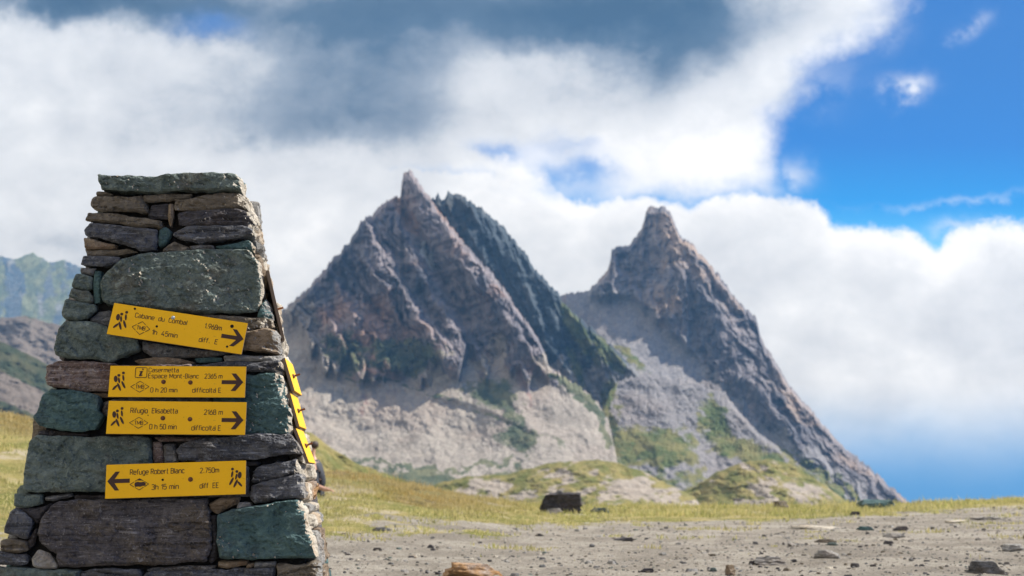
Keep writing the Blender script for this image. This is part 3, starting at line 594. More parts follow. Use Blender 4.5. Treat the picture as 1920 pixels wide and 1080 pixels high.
# outline, material, layering, protrusion, label
S = [
 (z1((555,98),(700,105),(870,108),(960,97),(1080,88),(1200,83),(1300,90),(1358,106),(1364,150),(1360,182),(1200,180),(1040,182),(880,192),(700,190),(580,180),(565,130)), 'green', .7, .03, 'long flat grey-green capstone across the top'),
 (z1((543,180),(600,180),(640,200),(545,206)), 'brown', 1, .01, None),
 (z1((520,215),(545,207),(640,206),(800,202),(808,238),(835,270),(830,298),(700,295),(550,292),(513,265)), 'brown', .8, 0.01, None),
 (z1((808,200),(900,191),(1080,186),(1075,212),(960,230),(850,240),(808,235)), 'brown', 1, 0, None),
 (z1((850,252),(948,245),(945,330),(832,322)), 'dark', .3, -.005, 'small square black stone'),
 (z1((950,248),(978,250),(975,340),(960,382),(948,340)), 'tan', .3, .012, 'upright tan sliver of stone'),
 (z1((985,238),(1080,217),(1180,197),(1300,185),(1390,195),(1392,235),(1372,264),(1330,275),(1200,285),(1050,290),(987,290)), 'brown', 1, .012, None),
 (z1((485,345),(500,300),(640,305),(760,325),(915,347),(910,387),(800,380),(640,362),(520,352)), 'brown', 1, .015, None),
 (z1((1002,302),(1150,289),(1330,280),(1400,300),(1430,345),(1400,382),(1250,370),(1100,377),(1005,372)), 'dark', 1, .015, None),
 (z1((480,400),(510,362),(600,368),(750,383),(890,407),(888,470),(880,518),(790,517),(700,482),(600,455),(490,437)), 'blue', 1.3, .02, None),
 (z1((970,417),(1050,383),(1200,377),(1400,384),(1432,402),(1422,432),(1300,452),(1130,470),(1050,460),(980,437)), 'blue', 1.3, .018, None),
 (z1((898,395),(935,380),(965,402),(942,468),(897,490),(892,440)), 'teal', .3, .006, None),
 (z1((472,440),(560,458),(650,483),(645,500),(560,503),(480,500)), 'tan', .8, .01, None),
 (z1((915,500),(980,458),(1060,490),(1075,512),(1000,517),(915,517)), 'brown', .5, 0, None),
 (z1((1060,482),(1130,475),(1200,480),(1208,500),(1082,508)), 'grey', .6, 0, None),
 (z1((1212,486),(1300,472),(1395,450),(1425,470),(1420,503),(1320,502),(1230,494)), 'teal', .6, .006, None),
 (z1((490,510),(560,506),(640,506),(720,500),(780,518),(650,534),(560,541),(490,541)), 'brown', .8, 0, None),
 (z1((455,595),(470,545),(560,542),(680,551),(676,576),(620,600),(540,602)), 'blue', .8, .012, None),
 (z1((453,604),(545,608),(528,625),(524,650),(470,636),(450,632)), 'grey', .6, 0, None),
 (z1((572,705),(590,662),(640,612),(700,562),(850,532),(1000,522),(1200,508),(1400,512),(1440,560),(1462,620),(1480,700),(1482,765),(1446,855),(1300,866),(1100,868),(1000,860),(800,836),(640,822),(585,812),(573,780)), 'green', .35, .022, 'largest grey-green block, speckled with lichen, above the tilted sign'),
 (z1((405,715),(430,642),(470,642),(520,662),(520,730),(470,737)), 'green', .5, .01, None),
 (z1((532,622),(568,627),(565,700),(560,800),(532,807),(525,700)), 'teal', .3, 0, 'narrow upright teal stone'),
 (z1((385,772),(405,724),(470,742),(500,738),(525,772),(520,807),(450,797)), 'green', .5, .01, None),
 (z1((350,865),(375,792),(440,802),(540,818),(548,850),(500,897),(440,910),(380,902),(355,890)), 'green', .3, .02, 'rounded grey-green stone at the left corner'),
 (z1((1452,850),(1492,770),(1512,790),(1536,862),(1542,890),(1445,886)), 'teal', .4, .005, None),
 (z2((500,112),(560,72),(620,62),(640,150),(600,152),(560,147),(510,132)), 'grey', .8, -.005, None),
 (z2((310,280),(320,220),(340,170),(370,137),(480,132),(560,152),(700,202),(780,237),(777,290),(700,335),(620,366),(500,347),(360,340),(315,320)), 'green', .5, .018, 'wide grey-green block left of the tilted sign'),
 (z2((1130,92),(1300,97),(1530,117),(1545,143),(1480,162),(1400,182),(1300,160),(1150,120)), 'brown', 1.2, .01, None),
 (z2((1300,190),(1390,195),(1480,172),(1552,177),(1575,240),(1572,300),(1480,302),(1320,290)), 'tan', 1, .02, 'rounded tan stone beside the arrow of the tilted sign'),
 (z2((800,240),(950,262),(1300,300),(1230,318),(1190,327),(1000,330),(850,320),(800,290)), 'grey', .8, .0, None),
 (z2((755,350),(860,330),(1000,337),(1095,362),(1080,374),(900,377),(800,374)), 'tan', .9, .006, None),
 (z2((1092,337),(1180,330),(1250,332),(1250,352),(1112,360)), 'teal', .8, 0, None),
 (z2((1260,322),(1330,318),(1500,330),(1585,310),(1592,350),(1400,354),(1265,358)), 'pale', .9, .004, None),
 (z2((1100,378),(1250,364),(1400,360),(1590,354),(1596,424),(1500,412),(1380,420),(1100,427)), 'blue', 1.4, .012, 'streaked dark blue stone right of the upper sign'),
 (z2((270,378),(330,357),(480,354),(620,377),(900,382),(1090,380),(1090,430),(900,520),(600,525),(400,516),(272,500),(257,455)), 'red', 1.8, .02, 'reddish layered stone left of the upper sign'),
 (z2((350,522),(600,530),(640,548),(560,553),(430,546)), 'tan', .8, -.004, None),
 (z2((190,672),(215,642),(240,552),(290,520),(400,522),(560,553),(572,590),(562,640),(592,662),(540,742),(470,756),(330,740),(230,720)), 'teal', .4, .02, 'dark teal block left of the two level signs'),
 (z2((578,580),(640,560),(900,530),(1180,436),(1195,600),(1190,762),(900,765),(600,752),(600,660),(572,640)), 'grey', .6, -.005, None),
 (z2((1200,440),(1390,432),(1590,427),(1610,500),(1630,600),(1647,700),(1642,757),(1500,760),(1200,765)), 'teal', .6, .012, 'teal block right of the two level signs'),
 (z2((215,742),(250,737),(400,754),(500,766),(330,768),(212,768)), 'dark', .8, -.006, None),
 (z3((135,350),(140,220),(170,80),(210,55),(500,58),(700,56),(840,62),(850,205),(848,355),(600,368),(250,377),(150,367)), 'green', .45, .012, 'large grey-green block left of the lowest sign'),
 (z3((857,82),(905,87),(915,200),(860,205)), 'red', .4, -.004, 'upright reddish stone'),
 (z3((917,97),(980,92),(986,130),(1000,195),(925,203)), 'grey', .6, -.008, None),
 (z3((860,56),(1180,56),(1100,78),(900,80)), 'red', .8, -.006, None),
 (z3((992,130),(1030,92),(1200,62),(1400,44),(1560,42),(1640,50),(1690,110),(1702,150),(1600,167),(1400,190),(1200,196),(1010,192)), 'blue', 1.5, .014, 'long streaked blue-grey stone below the two level signs'),
 (z3((1422,275),(1440,232),(1500,214),(1670,185),(1692,258),(1500,305),(1420,312)), 'blue', 1.5, .012, None),
 (z3((1405,395),(1420,332),(1500,311),(1697,264),(1722,400),(1600,410),(1430,432)), 'blue', 1.5, .012, None),
 (z3((1150,200),(1380,196),(1455,200),(1450,214),(1200,222)), 'dark', .8, 0, None),
 (z3((856,215),(1150,222),(1395,225),(1400,390),(1170,395),(858,400)), 'grey', .7, -.005, None),
 (z3((80,377),(235,378),(243,435),(150,452),(80,447)), 'green', .5, .004, None),
 (z3((250,392),(400,374),(405,392),(300,417),(250,412)), 'grey', .7, 0, None),
 (z3((415,385),(600,385),(850,380),(850,402),(420,412)), 'dark', .8, -.004, None),
 (z3((215,580),(240,522),(300,442),(340,422),(600,414),(900,412),(1165,406),(1173,470),(1192,560),(1190,680),(1165,760),(1000,775),(700,777),(400,795),(332,790),(320,720),(230,662)), 'purple', 1.5, .018, 'largest dark purple-grey slab below the lowest sign'),
 (z3((22,600),(60,482),(90,455),(180,522),(180,570),(152,632),(90,620)), 'blue', .6, .012, None),
 (z3((100,457),(230,452),(290,428),(240,510),(200,542),(185,518)), 'dark', .6, -.006, None),
 (z3((0,682),(8,642),(60,627),(155,652),(160,702),(100,714),(0,697)), 'brown', .9, .01, None),
 (z3((-20,704),(100,718),(157,712),(160,770),(110,785),(-20,777)), 'blue', .8, .01, None),
 (z3((185,745),(220,692),(280,712),(325,780),(320,800),(220,800),(190,785)), 'pale', .5, .012, 'small rounded pale stone in the lower left gap'),
 (z3((155,640),(200,572),(212,592),(190,662),(160,692)), 'dark', .4, 0, None),
 (z3((1172,432),(1230,402),(1352,396),(1335,430),(1262,470),(1225,490),(1182,466)), 'tan', .5, .004, None),
 (z3((1342,427),(1410,427),(1412,450),(1350,475),(1330,465)), 'pale', .5, .004, None),
 (z3((1227,502),(1300,472),(1450,452),(1600,427),(1680,417),(1712,470),(1737,560),(1767,650),(1786,742),(1600,746),(1400,748),(1240,742),(1227,650)), 'teal', .35, .02, 'large teal block at the lower right corner'),
 (z3((1178,502),(1215,497),(1220,600),(1217,740),(1182,768),(1172,742),(1197,640)), 'dark', .4, -.004, None),
 (z3((1225,762),(1390,752),(1390,775),(1280,798),(1225,790)), 'tan', .8, .006, None),
 (z3((1392,772),(1430,766),(1420,792),(1382,795)), 'tan', .6, 0, None),
 (z3((1432,766),(1555,757),(1550,790),(1427,795)), 'grey', .8, .004, None),
 (z3((1557,772),(1700,777),(1795,755),(1812,850),(1830,930),(1560,930)), 'brown', 1, .012, None),
 (z3((-30,788),(200,802),(450,817),(440,930),(-60,930)), 'green', .5, .012, None),
 (z3((455,812),(600,797),(790,802),(805,838),(780,930),(450,930)), 'blue', 1, .01, None),
 (z3((825,800),(1000,785),(1215,780),(1200,802),(835,815)), 'grey', 1, 0, None),
 (z3((812,830),(850,820),(1200,806),(1480,800),(1545,800),(1545,930),(800,930)), 'blue', 1.2, .012, None),
 (z3((-75,940),(500,940),(500,1120),(-110,1120)), 'grey', .8, .012, None),
 (z3((510,940),(1150,940),(1160,1120),(510,1120)), 'green', .6, .02, None),
 (z3((1160,940),(1840,940),(1885,1120),(1170,1120)), 'purple', .9, .012, None),
]
BASEZ = float(gz(-1.2, 6.0))-.03
_ce = [ab(float(pl([(330, 452), (400, 470), (500, 491), (600, 512), (700, 531), (800, 550), (930, 573), (1060, 595), (1180, 615)], y)), y) for y in range(320, 1200, 20)]
def edge_ab(b): return np.interp(b, [q[1] for q in _ce[::-1]], [q[0] for q in _ce[::-1]])
cairn = empty('stone_cairn', (float(ORG.x), float(ORG.y)+.35, BASEZ))
tag(cairn, 'tall tapering dry-stone cairn carrying yellow hiking signs, left of the gravel', 'cairn')
CINV = Matrix.Translation(cairn.location).inverted()
def place_local(V): return np.asarray(V)-np.array(cairn.location)
for i, (poly, mt, lay, prot, lab) in enumerate(S):
    p = [ab(x, y) for x, y in poly]
    mxx = max(x-(470+(y-360)*.172) for x, y in poly)
    depth = .30 if mxx > -18 else .13
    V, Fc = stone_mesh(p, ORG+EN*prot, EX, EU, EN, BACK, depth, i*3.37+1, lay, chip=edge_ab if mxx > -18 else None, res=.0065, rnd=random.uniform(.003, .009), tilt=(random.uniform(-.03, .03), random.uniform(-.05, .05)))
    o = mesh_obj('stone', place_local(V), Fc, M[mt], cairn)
    if mxx > -18:      # broken flank: sunlit paleness painted as a second, lighter stone colour
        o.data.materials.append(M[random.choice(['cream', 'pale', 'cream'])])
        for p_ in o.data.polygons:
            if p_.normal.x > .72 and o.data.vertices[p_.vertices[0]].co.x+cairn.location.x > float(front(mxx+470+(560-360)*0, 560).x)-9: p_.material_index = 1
    if lab: o['label'] = lab
# frustum of the body: corner lines
def corner(side, py):      # side 0 = left, 1 = right edge of the front face
    px = (pl([(330, 192), (400, 165), (480, 152), (600, 112), (700, 86), (800, 60), (930, 22), (1080, -12), (1180, -32)], py) if side == 0 else pl([(330, 452), (400, 468), (500, 487), (600, 508), (700, 528), (800, 549), (930, 572), (1060, 594), (1180, 615)], py))
    return front(float(px), py)
def cdepth(py): return float(pl([(330, .40), (600, .56), (800, .66), (1180, .80)], py))
def right_pt(py, d):  p = corner(1, py); return p+BACK*d
def left_pt(py, d): p = corner(0, py); return p+BACK*d
# core
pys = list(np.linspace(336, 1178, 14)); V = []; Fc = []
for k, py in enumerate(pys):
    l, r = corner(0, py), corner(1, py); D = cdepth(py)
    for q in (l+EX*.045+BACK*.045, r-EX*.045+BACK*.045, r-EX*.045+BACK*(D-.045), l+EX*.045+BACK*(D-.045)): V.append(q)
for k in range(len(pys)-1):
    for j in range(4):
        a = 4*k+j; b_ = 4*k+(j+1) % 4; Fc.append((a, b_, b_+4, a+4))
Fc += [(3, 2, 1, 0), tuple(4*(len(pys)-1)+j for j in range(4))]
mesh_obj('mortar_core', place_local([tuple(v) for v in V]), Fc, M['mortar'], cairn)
# side and rear faces laid in courses
def coursed(side, count_as_parts):
    r2 = random.Random(11+side)
    acc = ([], [], []); out = []; py = 352.0; first = True
    while py < 1180:
        hgt = r2.choice([22, 30, 42, 58, 75]) if py < 1000 else 70; py2 = min(1182, py+hgt)
        def P(s, q):     # s 0..1 along the course
            if side == 1: d0 = .12; D = cdepth(q); return right_pt(q, d0+(D-d0)*s)
            if side == 0: D = cdepth(q); return left_pt(q, D*(1-s)+.10*s)
            D = cdepth(q); a, b_ = right_pt(q, D), left_pt(q, D); return a+(b_-a)*s
        nb = r2.choice([1, 2, 2, 3]) if side != 2 else r2.choice([2, 3, 3, 4])
        cuts = [0]+sorted(min(.85, max(.15, (k+1)/nb+r2.uniform(-.12, .12))) for k in range(nb-1))+[1]
        for s0, s1 in zip(cuts[:-1], cuts[1:]):
            if s1-s0 < .08: continue
            q = [P(s0, py2), P(s1, py2), P(s1, py+r2.uniform(0, 4)), P((s0+s1)/2, py+r2.uniform(-2, 4)), P(s0, py+r2.uniform(0, 4))]
            c = sum(q, Vector())/len(q)
            ex = (q[1]-q[0]).normalized(); up = (q[4]-q[0]); n_ = ex.cross(up).normalized()
            eu = n_.cross(ex).normalized()
            poly = [((v-c).dot(ex), (v-c).dot(eu)) for v in q]
            mt = r2.choice(['cream', 'cream', 'pale', 'cream', 'tan', 'cream', 'pale', 'orange'] if side == 1 else ['green', 'grey', 'brown', 'purple', 'teal', 'blue'])  # right face gets paler stones, its sunlit brightness put into the colour
            V, Fc = stone_mesh(poly, c+n_*r2.uniform(-.012, .012), ex, eu, n_, -n_, .09, r2.uniform(0, 200), r2.uniform(.4, 1.3), res=.010 if side == 1 else .016)
            out.append((V, Fc, mt))
        py = py2
    return out
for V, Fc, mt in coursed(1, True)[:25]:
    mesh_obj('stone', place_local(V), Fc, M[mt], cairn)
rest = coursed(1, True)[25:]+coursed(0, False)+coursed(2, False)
V, Fc, mi, off = [], [], [], 0; names = sorted({r[2] for r in rest})
for v, f, mt in rest:
    V.append(v); Fc += [tuple(i+off for i in q) for q in f]; mi += [names.index(mt)]*len(f); off += len(v)
o = mesh_obj('rubble_masonry', place_local(np.concatenate(V)), Fc, None, cairn)
for n_ in names: o.data.materials.append(M[n_])
o.data.polygons.foreach_set('material_index', mi); o['kind'] = 'stuff'

# ------------------------------------------------------------------ loose rocks
def rock_mesh(w_, d_, h_, seed, flat=.5, sub=18, cuts=7, warp=.10, taper=1.0):
    """angular slab: a subdivided box cut by a few planes, then chipped"""
    r = np.random.default_rng(seed)
    u = np.linspace(-1, 1, sub); V = []; Fc = []; off = 0
    for ax in range(3):
        for sg in (-1, 1):
            a, b_ = np.meshgrid(u, u, indexing='ij'); c = np.full_like(a, sg)
            P = [None]*3; P[ax] = c; P[(ax+1) % 3] = a; P[(ax+2) % 3] = b_
            V.append(np.stack(P, -1).reshape(-1, 3)); f = grid_faces(sub, sub, off)
            Fc.append(f[:, ::-1] if sg > 0 else f); off += sub*sub
    V = np.concatenate(V); Fc = np.concatenate(Fc)[:, ::-1]
    # plane cuts
    for _ in range(cuts):
        n_ = r.normal(size=3); n_[2] *= .5; n_ /= np.linalg.norm(n_); dcut = r.uniform(.75, 1.05)
        s = V@n_; k = s > dcut; V[k] -= (s[k]-dcut)[:, None]*n_
    V = V+warp*np.stack([fbm(V[:, 0]*1.5+seed, V[:, 1]*1.5+j*9, V[:, 2]*1.5, 3) for j in range(3)], -1)
    lay = fbm(V[:, 0]*1.3+seed, V[:, 1]*1.3, V[:, 2]*4*flat+seed, 4, .6); V[:, :2] *= (1+warp*.8*lay)[:, None]
    V = V+.035*np.stack([fbm(V[:, 0]*4+j*5, V[:, 1]*4, V[:, 2]*4+seed, 3) for j in range(3)], -1)
    V[:, :2] *= 1-taper*(.22*(V[:, 2:3]+1)*.5+.1*(V[:, 2:3] > .3))
    V = V*np.array([w_/2, d_/2, h_/2])
    V[:, 2] += h_/2-h_*.18
    return V, Fc
def weld(o):
    import bmesh
    bm = bmesh.new(); bm.from_mesh(o.data); bmesh.ops.remove_doubles(bm, verts=bm.verts, dist=1e-4); bmesh.ops.recalc_face_normals(bm, faces=bm.faces); bm.to_mesh(o.data); bm.free()
R_ = [  # px, py(bottom), width px, height px, depth ratio, material, rot, label, name
 (1052, 963, 78, 40, .8, 'dark', 0, 'big squarish black boulder standing in the grass at the edge of the pass', 'boulder'),
 (1038, 965, 32, 11, .7, 'pale', .2, 'small pale rock leaning in front of the big black boulder', 'rock'),
 (1127, 961, 36, 9, .7, 'green', -.4, 'thin pale green slab in the grass just right of the big black boulder', 'rock'),
 (1466, 957, 30, 18, .8, 'brown', .3, 'small pointed dark rock on the grassy crest in front of the right hill', 'rock'),
 (1652, 953, 74, 18, .6, 'teal', .05, 'wide flat dark green slab on the crest where the right mountain ends', 'rock'),
 (1604, 966, 20, 7, .7, 'dark', 0, 'little dark rock just in front of the wide dark green slab', 'rock'),
 (888, 1086, 108, 28, .6, 'orange', .12, 'rust orange layered rock cut by the bottom edge, nearest in the gravel', 'rock'),
 (1371, 1080, 20, 20, .8, 'tan', .5, 'small upright tan rock at the bottom middle of the gravel', 'rock'),
 (1852, 1076, 64, 24, .6, 'grey', -.15, 'dark-faced flat-topped grey block in the bottom right of the gravel', 'rock'),
 (1170, 1015, 42, 6, .6, 'dark', 0, 'long thin dark slab lying on gravel below the big black boulder', 'rock'),
 (714, 997, 34, 8, .6, 'grey', .1, 'flat grey rock where the gravel meets the grass near the cairn', 'rock'),
 (1442, 1060, 58, 15, .7, 'pale', .2, 'pale low rock at the bottom, right of the small upright tan rock', 'rock'),
 (1553, 1047, 44, 15, .7, 'pale', -.2, 'rounded pale grey rock in the gravel under the pair of dark slabs', 'rock'),
 (1549, 1018, 38, 7, .5, 'brown', 0, 'longer dark slab of the pair in the right half of the gravel', 'rock'),
 (1560, 1024, 22, 6, .6, 'green', .1, 'shorter slab of the pair, just below the longer dark one', 'rock'),
 (1668, 1021, 18, 6, .7, 'dark', 0, 'small dark rock to the right of the pair of dark slabs', 'rock'),
 (1857, 974, 56, 5, .9, 'pale', 0, 'wide flat pale slab below the grass near the right edge', 'rock'),
 (1796, 981, 40, 5, .9, 'cream', .2, 'flat cream rock left of the wide flat pale slab', 'rock'),
 (1690, 996, 30, 9, .7, 'dark', .3, 'dark wedge rock below the wide dark green slab', 'rock'),
 (1624, 995, 30, 8, .7, 'teal', -.2, 'small bluish rock left of the dark wedge rock', 'rock'),
 (1904, 1034, 44, 13, .8, 'pale', 0, 'pale rock cut by the right edge of the picture', 'rock'),
 (1680, 1010, 40, 9, .7, 'pale', .4, 'pale lumpy rock below the dark wedge rock', 'rock'),
 (706, 1033, 18, 6, .7, 'dark', 0, 'small dark flat rock in the gravel nearest the cairn base', 'rock'),
 (807, 1028, 13, 7, .8, 'dark', .4, 'small black rock above the rust orange rock', 'rock'),
 (1215, 1074, 26, 8, .7, 'dark', 0, 'dark flat rock at the bottom between the orange and the upright tan rock', 'rock'),
 (1530, 992, 110, 5, .5, 'cream', .05, 'long pale pinkish slab lying flush in gravel below the grass', 'rock'),
]
for i, (px, py, wp, hp, dr, mt, rot, lab, nm) in enumerate(R_):
    if py > 1079: g = on_ground(px, 1079); k = (1079-905)/(py-905); g = np.array([g[0]*k, g[1]*k, 0]); g[2] = float(gz(g[0], g[1]))
    else: g = on_ground(px, py)
    m_ = g[1]/F; V, Fc = rock_mesh(wp*m_*(.98 if i == 0 else 1.08), wp*m_*dr, hp*m_*1.12, 100+i, .8 if hp/wp < .3 else .4, 30 if i == 0 else 22, 1 if i == 0 else 7, .09 if i == 0 else .10, 0.15 if i == 0 else 1.0)
    o = mesh_obj(nm, V, Fc, M[mt]); weld(o); o.location = g+np.array([0, wp*m_*dr*.4, 0]); o.rotation_euler = (random.uniform(-.03, .06), random.uniform(-.05, .05), rot)
    tag(o, lab, nm)
    if i == 0:
        V, Fc = rock_mesh(14*m_, 12*m_, 6*m_, 150, .8, 10); q = mesh_obj('rock', V, Fc, M['grey']); weld(q); q.location = np.array(o.location)+np.array([-2*m_, 0, 36.5*m_]); tag(q, 'tiny flat rock lying on top of the big black boulder', 'rock')
# the loose chippings nobody could count
def pebbles():
    V, Fc, mi, off = [], [], [], 0; mats = ['dark', 'grey', 'pale', 'brown', 'cream', 'green']
    protos = [rock_mesh(1, .8, .45, 300+i, .6, 4) for i in range(10)]
    n = 20000
    for i in range(n):
        y = float(8.2+18*rng.random()**1.15); u = float(rng.uniform(-.37, .38)); x = u*y
        if grass_amount(np.array([x]), np.array([y]))[0] > rng.random()*1.1: continue
        if 5 < y < 7.5 and x < -.6: continue
        if rng.random() > .45+.8*float(smooth(np.array(u), -.1, .3)) + .5*float(fbm(x*.6, y*.4, 120, 3)): continue
        s = float(.007+.026*rng.random()**3+(.06*rng.random() if rng.random() < .05 else 0)); v, f = protos[i % 10]
        a = rng.uniform(0, 6.28); c, s_ = math.cos(a), math.sin(a)
        q = v*s*np.array([1, 1, rng.uniform(.5, 1.1)]); q = np.stack([q[:, 0]*c-q[:, 1]*s_, q[:, 0]*s_+q[:, 1]*c, q[:, 2]], -1)+np.array([x, y, 0]); q[:, 2] += float(gz(x, y))
        V.append(q); Fc.append(f+off); mi += [int(rng.choice(6, p=[.26, .20, .26, .12, .10, .06]))]*len(f); off += len(q)
    o = mesh_obj('gravel', np.concatenate(V), np.concatenate(Fc), None)
    for k in mats: o.data.materials.append(M[k])
    o.data.polygons.foreach_set('material_index', mi); o['kind'] = 'stuff'; tag(o, 'scattered stone chippings on the bare grey-brown ground', 'gravel')
pebbles()

# ------------------------------------------------------------------ signs
def paint(name, col, dirt=(.25, .16, .03), amt=.35, rough=.45):
    m, t, b = base_mat(name); P = t.new('ShaderNodeTexCoord').outputs['Object']
    n1 = t.noise(P, 6, 5, .6); n2 = t.noise(P, 60, 5, .7, .5); n3 = t.noise(t.mapping(P, sc_=(3, 1, 9)), 14, 4, .7, 1.0)
    c = t.mix(t.ss(n1, .3, .7, 0, .25), col, tuple(q*.78 for q in col)); c = t.mix(t.ss(n2, .62, .74, 0, amt), c, dirt); c = t.mix(t.ss(n3, .66, .72, 0, amt*.8), c, dirt)
    t.put(b.inputs['Base Color'], c); t.put(b.inputs['Roughness'], t.ss(n2, .3, .7, rough-.1, rough+.15)); bump(t, b, n2, .15, .002); b.inputs['Specular IOR Level'].default_value = .18; return m
YEL = paint('yellow_enamel', (.86, .465, .006), (.30, .17, .03), .6); BRN = paint('brown_lettering', (.055, .028, .022), (.12, .07, .03), .3, .5)
EDGE = paint('weathered_panel_edge', (.16, .12, .09), (.06, .05, .04), .5, .8); RUSTM = paint('rusty_steel', (.14, .06, .03), (.04, .02, .015), .6, .55); BLK = paint('black_hole', (.012, .010, .010), (.02, .02, .02), .1, .8)
ZINC = paint('zinc_screw', (.35, .42, .48), (.15, .15, .16), .3, .35); ZINC.node_tree.nodes['Principled BSDF'].inputs['Metallic'].default_value = .7
PX = 5.6/F      # metres per photo pixel on the signs
class Flat:     # flat shapes in sign pixels, y down
    def __init__(s, W, H): s.W, s.H, s.V, s.F = W, H, [], []
    def poly(s, pts, th=.0012, z0=0.0):
        A = sum(p[0]*q[1]-q[0]*p[1] for p, q in zip(pts, pts[1:]+pts[:1]))
        if A > 0: pts = pts[::-1]
        b = len(s.V); n = len(pts); z0 -= .00004*(b % 97)/10
        for z in (z0, z0-th):
            for x, y in pts: s.V.append(((x-s.W/2)*PX, z, (s.H/2-y)*PX))
        s.F.append(tuple(range(b+n, b+2*n))[::1])
        for i in range(n): j = (i+1) % n; s.F.append((b+i, b+j, b+n+j, b+n+i))
    def line(s, p, q, w_):
        dx, dy = q[0]-p[0], q[1]-p[1]; L = math.hypot(dx, dy); nx, ny = -dy/L*w_/2, dx/L*w_/2
        s.poly([(p[0]+nx, p[1]+ny), (q[0]+nx, q[1]+ny), (q[0]-nx, q[1]-ny), (p[0]-nx, p[1]-ny)])
    def disc(s, c, r, ry=None, ang=0, n=20):
        ry = ry or r; ca, sa = math.cos(ang), math.sin(ang)
        s.poly([(c[0]+r*math.cos(t)*ca-ry*math.sin(t)*sa, c[1]+r*math.cos(t)*sa+ry*math.sin(t)*ca) for t in [2*math.pi*k/n for k in range(n)]])

